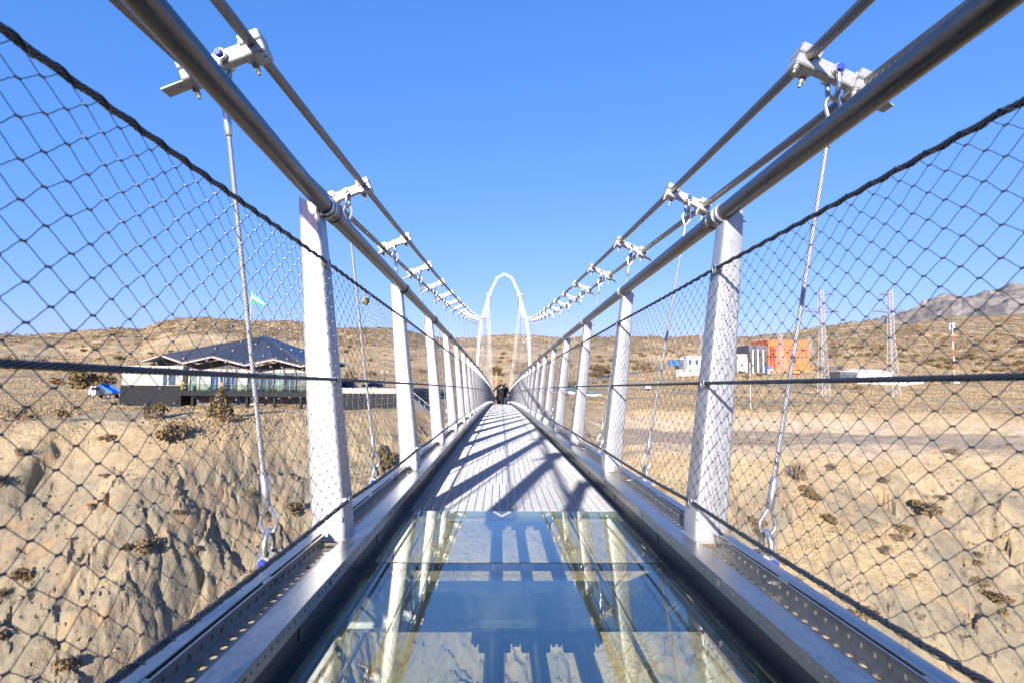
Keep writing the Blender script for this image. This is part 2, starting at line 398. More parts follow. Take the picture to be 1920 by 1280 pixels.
MT = [-2, .45, .55, .62, .7, .78, .85, .92, 1.02, 1.15, 1.5]
MZ = [(702 - v) / 960 for v in (720, 690, 670, 632, 606, 589, 577, 560, 529, 500, 500)]
RIMX = [-300, -100, -62, -48, -38, -30, -24, -16, -9, 9, 14, 20, 40, 80, 160, 400]
RIMY = [66, 60, 57, 58, 60, 63, 70, 80, 89, 89, 86, 85, 84, 82, 84, 90]
DL = ([-1, 0, 2, 5, 10, 30, 60, 200], [0, 0, .9, 3.2, 7.6, 24, 50, 170])          # drop below the rim, left cliff
DC = ([-1, 0, 3, 8, 20, 28, 40, 60, 200], [0, 0, .7, 2.4, 6.6, 10.5, 20, 38, 160])
DR = ([-1, 0, 1.2, 4, 17, 19, 24, 40, 70, 200], [0, 0, .9, 3.0, 3.35, 4.1, 7.8, 21, 47, 160])
CRACK = [None]
def height(x, y, detail=True):
    x = np.asarray(x, float); y = np.asarray(y, float)
    t = x / np.maximum(np.abs(y), 1.0); t = np.clip(t, -2, 2)
    ridge = np.interp(t, RT, RZ) * 900
    s_ = np.clip((y - 190) / 710, 0, 1)
    z = PLAT + (ridge - PLAT) * (0.32 * s_ + 0.68 * s_ ** 2)
    z = np.where(y > 900, ridge - (y - 900) * 0.10, z)
    mount = np.interp(t, MT, MZ) * 2700 * sstep(1000, 2700, y) * (1 - sstep(2700, 4200, y) * 0.6) - 40 * (1 - sstep(1000, 2700, y))
    z = np.maximum(z, np.where(y > 1100, mount, -999))
    far = sstep(110, 700, y)
    und = fbm(x, y, 90, 5, 3) * (2 + 10 * far) + fbm(x, y, 14, 4, 8) * (0.5 + 1.6 * far)
    z = z + und * sstep(100, 240, y) + fbm(x, y, 9, 4, 2) * 0.5
    z = z + np.where(y > 1000, fbm(x, y, 420, 8, 5, 0.6) * 110 * sstep(1000, 2200, y) * sstep(.5, .8, t), 0)
    rim = np.interp(x, RIMX, RIMY) + fbm(x, y * 0.3, 16, 4, 12) * 7
    dd = rim - y
    wl_ = sstep(-12, -28, x); wr = sstep(10, 22, x)
    drop = np.interp(dd, *DL) * wl_ + np.interp(dd, *DR) * wr + np.interp(dd, *DC) * (1 - wl_ - wr)
    zc = z - drop
    zb_ = PLAT - 0.9 * np.maximum(0, y + 48) + fbm(x, y, 8, 4, 20) * 2
    zc = np.maximum(np.where(y > -20, zc, -999), np.maximum(zb_, -60)) if True else zc
    if not detail: return zc
    rk = sstep(1.0, 9, dd) * (1 - wr) + sstep(19, 26, dd) * wr
    rk = rk * np.where(wl_ > 0.5, 1, sstep(-.06, .12, fbm(x, y, 11, 4, 31) + 0.10 + 0.3 * wr + 0.25 * sstep(28, 40, dd)))
    on = (dd > -25) & (y > -30)
    disp = np.zeros(x.shape)
    xs, ys = x[on], y[on]
    wx = xs + fbm(xs, ys, 3, 3, 40) * 1.6; wy = ys + fbm(xs, ys, 3, 3, 44) * 1.6
    a1, a2, c1, ex, ey = voro(wx, wy * 0.8, 4.6, 1)
    b1, b2, c2, fx, fy = voro(wx, wy * 0.85, 1.7, 2)
    d3, d4, c3, _, _ = voro(wx, wy, 0.62, 3)
    d = (c1 - .5) * 1.25 + (ex * (hsh((c1 * 999).astype(int), 3) - .5) + ey * (hsh((c1 * 999).astype(int), 8) - .35)) * 0.7
    d = d - 0.45 * (1 - sstep(0.0, 0.16, a2 - a1)) * (c1 > .45) + (c2 - .5) * 0.6 - 0.16 * (1 - sstep(0, .2, b2 - b1)) * (c2 > .5) + (c3 - .5) * 0.30
    d = d + fbm(xs, ys, 2.2, 4, 50) * 0.5
    disp[on] = d
    ck = np.zeros(x.shape)
    ck[on] = np.maximum((1 - sstep(.0, .09, a2 - a1)) * (hsh((c1 * 997).astype(int), 21) > .25), (1 - sstep(0, .11, b2 - b1)) * (hsh((c2 * 997).astype(int), 22) > .6) * .8)
    CRACK[0] = ck * rk
    zc = zc + fbm(x, y, 2.2, 4, 90) * 0.28 * (y < 110)
    zc = zc + disp * (0.12 * sstep(-14, 0, dd) * (wl_) + rk)
    return zc, rk, dd, t, wr
def gz(x, y):
    return float(height(np.array([float(x)]), np.array([float(y)]))[0][0])

def build_terrain():
    r1 = 11 * 1.0042 ** np.arange(590); r2 = r1[-1] * 1.0125 ** np.arange(1, 330)
    rr = np.concatenate([[1.5, 4, 7, 9.5], r1, r2]); rr = rr[rr < 6500]
    a_f = np.linspace(-52, 52, 700); a_b = np.linspace(52, 308, 74)[1:-1]
    aa = np.radians(np.concatenate([a_f, a_b])); NA = len(aa); NR = len(rr)
    Rr, Aa = np.meshgrid(rr, aa, indexing='ij')
    X = np.sin(Aa) * Rr; Y = np.cos(Aa) * Rr
    Z, rk, dd, t, wr = height(X, Y)
    n = NR * NA
    i = np.arange(NR - 1)[:, None] * NA; j = np.arange(NA)[None, :]; j2 = (j + 1) % NA
    F = np.stack([i + j, i + NA + j, i + NA + j2, i + j2], -1).reshape(-1, 4)[:, ::-1]
    V = np.empty((n + 1, 3)); V[:n, 0] = X.ravel(); V[:n, 1] = Y.ravel(); V[:n, 2] = Z.ravel(); V[n] = (0, 0, gz(0, 0))
    tri = [(n, k, (k + 1) % NA) for k in range(NA)]
    me = bpy.data.meshes.new('terrain')
    nf = len(F); nt = len(tri)
    me.vertices.add(n + 1); me.vertices.foreach_set('co', V.ravel())
    lo = np.concatenate([F.ravel(), np.array(tri)[:, ::-1].ravel()]); me.loops.add(len(lo)); me.loops.foreach_set('vertex_index', lo.astype(np.int32))
    me.polygons.add(nf + nt)
    st = np.concatenate([np.arange(nf) * 4, nf * 4 + np.arange(nt) * 3]); me.polygons.foreach_set('loop_start', st.astype(np.int32))
    me.update(calc_edges=True); me.validate()
    def attr(name, arr):
        a = me.attributes.new(name, 'FLOAT', 'POINT'); b = np.zeros(n + 1, np.float32); b[:n] = arr.ravel(); a.data.foreach_set('value', b)
    attr('crack', CRACK[0])
    attr('rock', np.clip(rk, 0, 1) * np.clip(0.35 + 1.1 * (fbm(X, Y, 6, 4, 60) + .5) * (dd > -1), 0, 1))
    bank = sstep(0.5, 2.0, dd) * (1 - sstep(18.5, 21, dd)) * wr * (0.55 + 0.45 * sstep(-.1, .15, fbm(X, Y, 12, 3, 70)))
    scarl = np.exp(-((t + .665) / .035) ** 2) * sstep(700, 760, Y) * (1 - sstep(840, 870, Y)) * sstep(-.05, .2, fbm(X, Y, 40, 3, 71)) * 0.0
    attr('scar', np.clip(bank + scarl, 0, 1))
    hill = sstep(620, 720, Y) * (1 - sstep(-.4, .5, t) * .35)
    attr('scrub', np.clip(np.maximum(hill, sstep(300, 500, Y) * sstep(.35, .7, t) * .8 + 0.12 * sstep(130, 200, Y)), 0, 1) * (Y > 60))
    attr('grey', sstep(1150, 1500, Y))
    me.polygons.foreach_set('use_smooth', [True] * (nf + nt)); me.set_sharp_from_angle(angle=R(36))
    me.materials.append(M['ground'])
    o = bpy.data.objects.new('terrain', me); COL.objects.link(o); o['kind'] = 'structure'; WP[o.name] = Vector((0, 0, 0))
    o['label'] = 'dry tan plateau, rocky canyon walls and scrubby hills'
build_terrain()
def at(u, y, z=None):
    """ground point seen at image column u (of 1920) at distance y"""
    x = CX + (u - 938) / 960 * y
    return Vector((x, y, gz(x, y) if z is None else z))

# dirt and asphalt roads draped over the ground
def ribbon(name, pts, w, mat, label, lift=0.12):
    mb = MB(); P = []
    for i in range(len(pts) - 1):
        a, b = Vector(pts[i][:2]), Vector(pts[i + 1][:2]); n = max(2, int((b - a).length / 4))
        P += [a.lerp(b, k / n) for k in range(n)]
    P.append(Vector(pts[-1][:2]))
    rows = []
    for i, p in enumerate(P):
        d = (P[min(i + 1, len(P) - 1)] - P[max(i - 1, 0)]).normalized(); nn = Vector((-d.y, d.x))
        hz = max(gz(*(p + nn * o)) for o in (-w / 2, 0, w / 2)) + lift
        rows.append([(p.x + nn.x * w / 2, p.y + nn.y * w / 2, hz), (p.x - nn.x * w / 2, p.y - nn.y * w / 2, hz),
                     (p.x - nn.x * w / 2 * 1.15, p.y - nn.y * w / 2 * 1.15, hz - 1.2), (p.x + nn.x * w / 2 * 1.15, p.y + nn.y * w / 2 * 1.15, hz - 1.2)])
    mb.loft(rows); o = struct(name, mb, mat, smooth=40); o['label'] = label
ribbon('road', [at(1010, 175), at(1060, 205), at(1110, 240), at(1170, 300), at(1225, 380), at(1238, 440), at(1215, 500)], 7, M['asphalt'], 'grey asphalt road climbing the dry slope')
ribbon('dirt_path', [at(940, 96), at(934, 125), at(948, 170), at(930, 240)], 5, plain('orange_dirt', lin((196, 148, 98)), 0.95, 0, 0.15, 0.6), 'worn orange dirt path beyond the bridge end', 0.06)

# ------------------------------------------------------------------ the bridge: one parabola for the deck, one for the cables
S = 1.95; NB = 45; K0 = -6                    # bay length, bays ahead, bays behind the camera
def zb(d): return -0.60 - 0.024 * d - 0.00035 * d * d
def sl_(d): return math.atan(-0.024 - 0.0007 * d)
def cz(d): return 1.408 + 0.022 * d + 0.00131 * d * d
def cb(d): return 1.457 + (2.69 - 1.457) * (max(0.0, d - 2.36) / 87.6) ** 1.8
def cof(d): return 0.04 + 0.5 * (max(0.0, d) / 90) ** 1.5      # the cables hang a little right of the deck's middle
def py(k): return 2.345 + S * k
GR = -0.186                                   # grating and glass plane below the post bases
EA = R(23.8); E1 = 0.152                      # tilt of the clamps, half distance of the paired cables
PYL = 90.0

# ---- walkway
deck = thing('walkway_deck', 'narrow galvanised steel walkway deck with glass floor panes and grating', 'bridge deck', (0, 2.36, zb(2.36)))

# glass panes (five near the camera) and grating panels
def edge_y(i): return 2.36 + 0.975 * i
def grating_mesh(sh):
    mb = MB(); L = 0.967; W = 0.655
    n = 31
    for i in range(n):
        y = 0.012 + (L - 0.024) * i / (n - 1)
        for j in range(24):
            x0 = max(-W, -W + 2 * W * j / 24 + sh) if j else -W; x1 = (-W + 2 * W * (j + 1) / 24 + sh) if j < 23 else W; mb.box(x0 + .0035, x1 - .0035, y - 0.0022, y + 0.0022, -0.030, 0.0)
    for i in range(1, 24):
        x = -W + 2 * W * i / 24 + sh
        mb.box(x - 0.0034, x + 0.0034, 0.001, L - 0.001, -0.022, -0.006)
    for x in (-W - 0.004, W):
        mb.box(x, x + 0.004, 0, L, -0.032, 0.002)
    for y in (0.0, L - 0.004): mb.box(-W, W, y - 0.0005, y + 0.0045, -0.034, 0.0022)
    return mb
gms = [grating_mesh(sh).mesh('grating_panel', M['grate']) for sh in (0, .016, -.014)]
gfar = MB(); 
for i in range(22): gfar.box(-.655, .655, 0.02 + .0425 * i, 0.03 + .0425 * i, -.03, 0)
for i in range(12): gfar.box(-.655 + .114 * i, -.645 + .114 * i, 0.001, .966, -.012, 0.001)
gfm = gfar.mesh('grating_panel_far', M['grate'])
for i in list(range(-13, -4)) + list(range(1, 90)):
    y = edge_y(i); o = part('grating_panel', gms[(i * 7) % 3] if i < 32 else gfm, None, deck, (random.uniform(-.003, .003) * (i > 1), y + 0.004, zb(y) + GR + random.uniform(-.002, .002)))
    o.rotation_euler.x = sl_(y + .5) + random.uniform(-.002, .002); o['kind'] = 'stuff'
for i in range(-4, 1):
    y = edge_y(i); mb = MB(); mb.bbox(-.655, .655, 0.0045, 0.9705, -0.032, 0, 0.003)
    o = part('glass_pane', mb, M['glass'], deck, (0, y, zb(y) + GR + 0.002)); o.rotation_euler.x = sl_(y + .5)
    if i == 0: o['label'] = 'greenish glass floor pane touching the grating'
    mb = MB(); mb.box(-.655, .655, -.0042, .0042, -.034, -.0015); o = part('pane_seal', mb, M['rubber'], deck, (0, y, zb(y) + GR + 0.002))
# cross beams: an I shape with rising plates and lugs at both ends
def beam_mesh():
    mb = MB()
    mb.box(-.80, .80, -.006, .006, -.44, -.30); mb.box(-.80, .80, -.06, .06, -.456, -.44); mb.box(-.80, .80, -.06, .06, -.30, -.286)
    for s in (-1, 1):
        for y0 in (-.03, .022):
            pts = [(.62 * s, y0, -.44), (.80 * s, y0, -.456), (1.165 * s, y0, -.24), (1.165 * s, y0, -.13), (1.08 * s, y0, -.13), (.80 * s, y0, -.285)]
            pb = [(x, y0 + .008, z) for x, _, z in pts]
            mb.loft([pts, pb])
        mb.box(min(.80 * s, .64 * s), max(.80 * s, .64 * s), -.055, .055, -.285, -.24)
        # gusset seen through the glass
        mb.loft([[(.42 * s, -.008, -.30), (.64 * s, -.008, -.30), (.64 * s, -.008, -.20)], [(.42 * s, .008, -.30), (.64 * s, .008, -.30), (.64 * s, .008, -.20)]])
    return mb
bm = beam_mesh().mesh('cross_beam', M['plate'])
for k in range(K0, NB): 
    y = 2.36 + S * k; part('cross_beam', bm, None, deck, (0, y, zb(y)))
# three carrying cables and two thin stays under the deck
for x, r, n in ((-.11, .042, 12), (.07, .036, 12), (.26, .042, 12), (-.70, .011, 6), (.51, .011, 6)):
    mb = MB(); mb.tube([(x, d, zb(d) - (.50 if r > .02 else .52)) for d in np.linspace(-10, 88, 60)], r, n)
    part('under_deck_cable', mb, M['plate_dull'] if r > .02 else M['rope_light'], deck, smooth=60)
def saddle_mesh():
    mb = MB()
    for x, w in ((-.11, .05), (.07, .044), (.26, .05)):
        mb.bbox(x - w - .02, x + w + .02, -.05, .05, -.552, -.457, .006)
        for s in (-1, 1):
            for yy in (-.03, .03): mb.cyl((x + s * (w + .035), yy, -.53), (x + s * (w + .035), yy, -.44), .009, 6)
            mb.box(x + s * (w + .035) - .018, x + s * (w + .035) + .018, -.045, .045, -.515, -.495)
    return mb
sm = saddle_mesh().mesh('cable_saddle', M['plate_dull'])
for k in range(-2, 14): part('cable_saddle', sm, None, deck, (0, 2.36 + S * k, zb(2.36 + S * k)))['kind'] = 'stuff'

# side channels
def perf(mb, O, U, V, n, pu, rows, T, rim=0.003):
    """sheet along U, n cells of width pu; rows = [(height, half hole u, half hole v or 0)]; holes are real openings"""
    O, U, V, T = map(Vector, (O, U, V, T)); v0 = 0.0
    for h, hu, hv in rows:
        for i in range(n):
            if not hv or (callable(hu) and not hu(i)):
                a = O + U * (i * pu) + V * v0; mb.add([a, a + U * pu, a + U * pu + V * h, a + V * h], [(0, 1, 2, 3)]); continue
            hu_ = hu(i) if callable(hu) else hu
            a = O + U * (i * pu) + V * v0
            o4 = [a, a + U * pu, a + U * pu + V * h, a + V * h]
            c = a + U * (pu / 2) + V * (h / 2)
            hole = [c + U * (hu_ * x) + V * (hv * y) for x, y in ((-.6, -1), (.6, -1), (1, -.5), (1, .5), (.6, 1), (-.6, 1), (-1, .5), (-1, -.5))]
            inn = [p + T * rim for p in hole]
            fs = [(0, 1, 5, 4), (1, 6, 5), (1, 2, 7, 6), (2, 8, 7), (2, 3, 9, 8), (3, 10, 9), (3, 0, 11, 10), (0, 4, 11)]
            fs += [(4 + k, 4 + (k + 1) % 8, 12 + (k + 1) % 8, 12 + k) for k in range(8)]
            mb.add(o4 + hole + inn, fs)
        v0 += h
def channel_meshes(s):
    L = S - .004
    top = MB()                                # flat top plate with folded inner lip (small perforations and larger slots)
    top.bbox(min(s * .683, s * .772), max(s * .683, s * .772), 0, L, -.066, -.060, .0015)
    perf(top, (s * .681, 0, -.061), (0, 1, 0), (0, 0, -1), 52, L / 52, [(.010, 0, 0), (.012, lambda i: (.014 if i % 13 == 9 else .0045), .0042), (.022, 0, 0)], (s, 0, 0))
    top.box(min(s * .684, s * .69), max(s * .684, s * .69), 0, L, -.105, -.072)
    for fr in (.245, .745):                    # bolted slots on the lip
        top.box(min(s * .676, s * .6808), max(s * .676, s * .6808), fr * L, fr * L + .045, -.092, -.070)
    strip = MB()                              # perforated angle: floor with oval holes, upright with square holes
    n = 36; Ls = S - .20; pu = Ls / n
    perf(strip, (s * .772, 0, -.076), (0, 1, 0), (s, 0, 0), n, pu, [(.024, 0, 0), (.022, .012, .009), (.022, 0, 0)], (0, 0, -1), .004)
    perf(strip, (s * .840, 0, -.076), (0, 1, 0), (0, 0, 1), n, pu, [(.012, 0, 0), (.018, .008, .008), (.018, 0, 0)], (s, 0, 0), .004)
    strip.box(min(s * .834, s * .8405), max(s * .834, s * .8405), 0, Ls, -.0285, -.0255)
    strip.box(min(s * .768, s * .7725), max(s * .768, s * .7725), 0, Ls, -.079, -.0665)
    for yy in (.10, 1.28): strip.cyl((s * .842, yy, -.052), (s * .818, yy, -.052), .006, 6); strip.cyl((s * .8395, yy, -.052), (s * .832, yy, -.052), .0115, 6)
    rail = MB()                               # outer strut rail with an open slot along its inner side
    def bx(b0, b1, z0, z1, y0=0, y1=Ls): rail.bbox(min(s * b0, s * b1), max(s * b0, s * b1), y0, y1, z0, z1, .0015)
    bx(.858, .906, -.034, -.028); bx(.9055, .910, -.095, -.030); bx(.844, .9055, -.099, -.095); bx(.844, .8465, -.095, -.036)
    for yy in (0.02, .62, 1.22): bx(.8465, .858, -.036, -.030, yy, yy + .05)
    bx(.850, .8565, -.06, -.055)
    web = MB()                                # dark upright between lip and floor edge, ledge and edge girder below the floor
    web.box(min(s * .694, s * .700), max(s * .694, s * .700), 0, L, -.215, -.1055)
    web.box(min(s * .63, s * .694), max(s * .63, s * .694), 0, L, -.232, -.2205)
    web.box(min(s * .664, s * .6935), max(s * .664, s * .6935), 0, L, -.218, -.198)
    for fr in (.12, .62): web.box(min(s * .690, s * .6942), max(s * .690, s * .6942), fr * L, fr * L + .05, -.16, -.108)
    gird = MB()
    gird.bbox(min(s * .660, s * .666), max(s * .660, s * .666), 0, L, -.30, -.2325, .001)
    return top, strip, rail, web, gird
for s in (-1, 1):
    top, strip, rail, web, gird = channel_meshes(s)
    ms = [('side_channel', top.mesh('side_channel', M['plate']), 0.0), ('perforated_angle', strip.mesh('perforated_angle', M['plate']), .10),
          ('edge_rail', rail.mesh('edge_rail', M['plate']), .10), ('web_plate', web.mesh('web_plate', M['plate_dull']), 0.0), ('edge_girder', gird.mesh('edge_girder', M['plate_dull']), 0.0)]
    for k in range(K0, NB):
        for nm, me, off in ms:
            if nm == 'edge_girder' and k > 8: continue
            y = py(k) + off
            o = part(nm, me, None, deck, (0, y, zb(y))); o.rotation_euler.x = sl_(y + S / 2)

# ---- railings: posts, handrail, net and its three ropes
def rring(cx, hx, hy, z, n=4, c=0.012, zs=0.0):
    pts = []
    for sx, sy, a0 in ((1, 1, 0), (-1, 1, 90), (-1, -1, 180), (1, -1, 270)):
        for i in range(n):
            a = R(a0 + 90 * i / (n - 1)); x = cx + sx * (hx - c) + c * math.cos(a); y = sy * (hy - c) + c * math.sin(a)
            pts.append((x, y, z + zs * (x - cx)))
    return pts
def post_mesh(s):
    mb = MB()
    zs = [(-.070, 0), (.0, .0), (.36, .25), (.72, .5), (1.08, .75), (1.43, 1)]
    rings = []
    for z, f in zs:
        rings.append(rring(s * .142 * f, (.074 - .028 * f), .075 - .022 * f, z, 4, .014, (0.55 * s if f == 1 else 0)))
    mb.loft(rings)
    mb.bbox(-.08, .08, -.081, .081, -.064, -.056, .002)
    return mb
def inner(zo): return .761 + .170 * zo / 1.43    # |x| of the posts' inner face at a height above the base
RH = 1.42; RB = .925; RRAD = .0375
ROPES = [(1.148, .0074), (.628, .0072), (.104, .0072)]
def eye_mesh(s, zo):
    mb = MB(); x = s * (inner(zo) - .835) 
    mb.cyl((x + s * .01, -.055, zo), (x - s * .014, -.055, zo), .0155, 8)
    mb.cyl((x - s * .008, -.055, zo), (x - s * .02, -.055, zo), .011, 6)
    ring = [(x - s * .024 + 0, -.055 + .016 * math.cos(a), zo + .02 * math.sin(a)) for a in np.linspace(0, 2 * math.pi, 13)[:-1]]
    mb.tube(ring, .0045, 6, closed=True)
    return mb
def clamp_ring_mesh(s):
    mb = MB(); cx = s * (RB - .835) + .012
    for yy in (-.035, .012):
        ring = [(cx + (RRAD + .006) * math.cos(a), yy, RH + (RRAD + .006) * math.sin(a)) for a in np.linspace(0, 2 * math.pi, 19)[:-1]]
        mb.tube(ring, .006, 6, closed=True)
    mb.tube([(cx, -.028, RH), (cx, .006, RH)], RRAD + .0035, 16)
    for yy in (-.035, .012): mb.cyl((cx + s * .02, yy, RH - .048), (cx + s * .10, yy, RH - .04), .006, 6)
    return mb
def foot_bolt_mesh(s):
    mb = MB(); mb.cyl((-s * .055, -.073, .03), (-s * .055, -.088, .03), .011, 8); mb.cyl((-s * .055, -.086, .03), (-s * .055, -.095, .03), .007, 6); return mb
NW, NHR = 22, 16
def net_mesh(s, coarse=False):
    """one bay of woven wire net; origin at the post axis, base height"""
    mb = MB(); z0, z1 = ROPES[2][0], ROPES[0][0]; hz = (z1 - z0) / NHR / 2; wy = S / NW / 2
    rnd = random.Random(4)
    def P(yy, zz): return Vector((s * (inner(zz) - .0135), yy, zz))
    off = {}
    def K(i, j):
        if (i, j) not in off:
            e = 0 if (i in (0, 2 * NW) or j in (0, 2 * NHR)) else 1
            off[(i, j)] = (i * wy + e * rnd.uniform(-.003, .003), z0 + j * hz + e * rnd.uniform(-.003, .003))
        return off[(i, j)]
    for i in range(0, 2 * NW + 1):
        for j in range(0, 2 * NHR + 1):
            if (i + j) % 2: continue
            ya, za = K(i, j)
            for dj in (-1, 1):
                if i < 2 * NW and 0 <= j + dj <= 2 * NHR:
                    yb, zb_ = K(i + 1, j + dj); pts = []
                    for t in ((0, .5, 1) if coarse else (0, .16, .38, .62, .84, 1)):
                        e = t * t * (3 - 2 * t); q = .3 * t + .7 * e
                        pts.append(P(ya + (yb - ya) * t, za + (zb_ - za) * q))
                    mb.tube(pts, 0.00095, 3, caps=False)
            if not coarse and 0 < j < 2 * NHR and i < 2 * NW: mb.tube([P(ya - .0052, za), P(ya + .0052, za)], 0.0024, 5)
    return mb
posts_info = {}
for s, side in ((-1, 'left'), (1, 'right')):
    rl = thing('railing', ('sunlit' if s < 0 else 'partly shaded') + f' railing of tapered posts, pipe handrail and wire net, {side} of the walkway', 'railing', (s * .835, py(0), zb(py(0))), 'railings of the footbridge')
    # posts
    pm = post_mesh(s).mesh('post', M['galv'], 40)
    p0 = part('post', pm, None, rl, (s * .835, py(0), zb(py(0))))
    for zo, _ in ROPES: part('eye_bolt', eye_mesh(s, zo), M['shackle'], p0, (0, 0, 0), 40, local=True)
    part('rail_clamp', clamp_ring_mesh(s), M['shackle'], p0, (0, 0, 0), 50, local=True)
    part('foot_bolt', foot_bolt_mesh(s), M['shackle'], p0, (0, 0, 0), 40, local=True)
    nm = net_mesh(s).mesh('wire_net', M['wire'], 60); nmc = net_mesh(s, True).mesh('wire_net_far', M['wire'])
    for k in range(K0, NB):
        y = py(k)
        if k != 0:
            if k < 14: copy_tree(p0, rl, (s * .835, y, zb(y)))
            else: part('post', pm, None, rl, (s * .835, y, zb(y)))
        o = part('wire_net', nm if k < 7 else nmc, None, rl, (0, y - .055, zb(y - .055))); o['kind'] = 'stuff'
        # follow the deck's fall without leaning the posts' plane
        yb = y - .055 + S; o.rotation_euler.x = math.atan((zb(yb) - zb(y - .055)) / S)
    # handrail with sleeve joints
    ds = np.concatenate([np.arange(-10, 20, .5), np.arange(20, 89, 1.5)])
    mb = MB(); mb.tube([(s * RB + .012 + (.045 * (1 - min(1, max(0, (d - .9) / 1.4))) if s < 0 else 0), d, zb(d) + RH) for d in ds], RRAD, 20)
    h = part('handrail', mb, M['pipe'], rl, smooth=60)
    for k in range(0, 20, 2):
        m2 = MB(); y = py(k) + .10; m2.tube([(s * RB + .012, y, zb(y) + RH), (s * RB + .012, y + .05, zb(y + .05) + RH)], RRAD + .004, 16)
        part('sleeve', m2, M['pipe'], h, smooth=60)
    # net ropes (twisted near the camera), with the lacing wire wound round top and bottom ropes
    for zo, r in ROPES:
        mb = MB(); near = np.arange(-.4, 9, .0075); far = np.concatenate([np.arange(9, 25, .25), np.arange(25, 89, 1.5)])
        def pt(d):
            ph = (d - (py(0) - .055)) / S; fr = ph - math.floor(ph)
            sg = (-.012 if zo < .5 else -.004) * 4 * fr * (1 - fr) * (1 if zo != .628 else .3)
            wob = 0.0014 * math.cos(2 * math.pi * ph * NW / 1) * (1 if zo > 1 else -1) * (zo != .628)
            zz = zo + sg + wob
            return (s * (inner(zo) - .019), d, zb(d) + zz)
        mb.tube([pt(d) for d in near], r, 12, lobes=6, amp=.10, pitch=.085)
        mb.tube([pt(d) for d in far], r, 6); mb.tube([pt(d) for d in np.arange(-10, -.38, .3)], r, 6)
        part('net_rope', mb, M['rope_dark'], rl, smooth=70)
    for zo, sg in ((1.148, 1), (.104, -1)):
        mb = MB(); pts = []
        for d in np.arange(-.4, 9, .0088):
            ph = (d - (py(0) - .055)) / S * NW * 1.0; fr = ((d - (py(0) - .055)) / S) % 1
            a = 2 * math.pi * ph
            base = (-.012 if zo < .5 else -.004) * 4 * fr * (1 - fr)
            pts.append((s * (inner(zo) - .019) + .0092 * math.sin(a), d, zb(d) + zo + base + .0092 * math.cos(a)))
        mb.tube(pts, .0016, 4); part('lacing_wire', mb, M['wire'], rl)

# ---- suspension cables
def cpt(s, d, which):
    e = E1 * (1 if which == 'outer' else -1)
    return (cof(d) + s * (cb(d) + e * math.cos(EA)), d, cz(d) - e * math.sin(EA))
for s, side in ((-1, 'left'), (1, 'right')):
    for which in ('inner', 'outer'):
        mb = MB(); mb.tube([cpt(s, d, which) for d in np.concatenate([np.arange(-11, 12, .3), np.arange(12, 90.5, .8)])], .026, 16)
        o = part('suspension_cable', mb, M['cable'], None, cpt(s, 2.36, which)); 
        for v_ in o.data.vertices: v_.co -= WP[o.name]
        for p_ in o.data.polygons: p_.use_smooth = True
        tag(o, f'thick twisted steel suspension cable, the {which} and {"higher" if which == "inner" else "lower"} of the pair over the {side} railing', 'cable', 'main suspension cables')

# ---- clamps with hanger ropes
def cl_M(s):
    e1 = Vector((s * math.cos(EA), 0, -math.sin(EA))); e3 = Vector((s * math.sin(EA), 0, math.cos(EA)))
    return Matrix(((e1.x, 0, e3.x, 0), (0, 1, 0, 0), (e1.z, 0, e3.z, 0), (0, 0, 0, 1)))
def crossbar_mesh(s):
    mb = MB(); m = cl_M(s)
    mb.bbox(-.098, .098, -.026, .026, -.036, .036, .006, m)
    for e in (-.096, .096): mb.bbox(e - .007, e + .007, -.031, .031, -.042, .042, .004, m)
    mb.bbox(.20, .315, -.035, .035, -.048, -.039, .002, m)
    for x in (.235, .285): mb.cyl(m @ Vector((x, -.0, -.050)), m @ Vector((x, 0, -.036)), .008, 8)
    return mb
def block_mesh(s, e):
    mb = MB(); m = cl_M(s)
    mb.bbox(e - .054, e + .054, -.052, .052, .003, .056, .007, m); mb.bbox(e - .052, e + .052, -.052, .052, -.056, -.002, .006, m)
    return mb
def cbolt_mesh(s, e, yy):
    mb = MB(); m = cl_M(s)
    a = m @ Vector((e, yy, -.054)); b = m @ Vector((e, yy, -.086)); c = m @ Vector((e, yy, -.105))
    mb.cyl(a, a.lerp(b, .22), .0165, 12); mb.cyl(a.lerp(b, .2), b, .0135, 6); mb.cyl(b, c, .008, 8)
    return mb
def bow_mesh(up=1):
    mb = MB(); pts = [(0, -.042, 0), (0, -.043, -.05 * up), (0, -.041, -.085 * up), (0, -.028, -.112 * up), (0, 0, -.124 * up), (0, .028, -.112 * up), (0, .041, -.085 * up), (0, .043, -.05 * up), (0, .042, 0)]
    mb.tube(pts, [.0115, .0125, .013, .0135, .0135, .0135, .013, .0125, .0115], 10)
    for yy in (-.042, .042): mb.cyl((0, yy - .011, 0), (0, yy + .011, 0), .027, 14)
    return mb
def pin_mesh():
    mb = MB(); mb.cyl((0, -.055, 0), (0, .07, 0), .0115, 10); mb.tube([(0, -.054, 0), (0, -.068, 0), (0, -.071, 0)], [.0195, .0195, .016], 6)
    mb.cyl((0, .054, 0), (0, .068, 0), .018, 6); return mb
def thimble(mb, top, D, n=7, rt=.0085):
    """teardrop eye hanging at top, rope leaving along D"""
    top = Vector(top); D = Vector(D).normalized(); X = Vector((0, 1, 0)).cross(D).normalized()
    shp = [(0, -.012), (.022, -.006), (.036, .018), (.036, .04), (.022, .075), (.006, .108), (-.006, .108), (-.022, .075), (-.036, .04), (-.036, .018), (-.022, -.006)]
    mb.tube([top + X * a + D * b for a, b in shp], rt, n, closed=True)
    mb.tube([top + D * .10, top + D * .107, top + D * .245, top + D * .25], [.013, .0175, .0175, .0125], 12)
    return top + D * .245
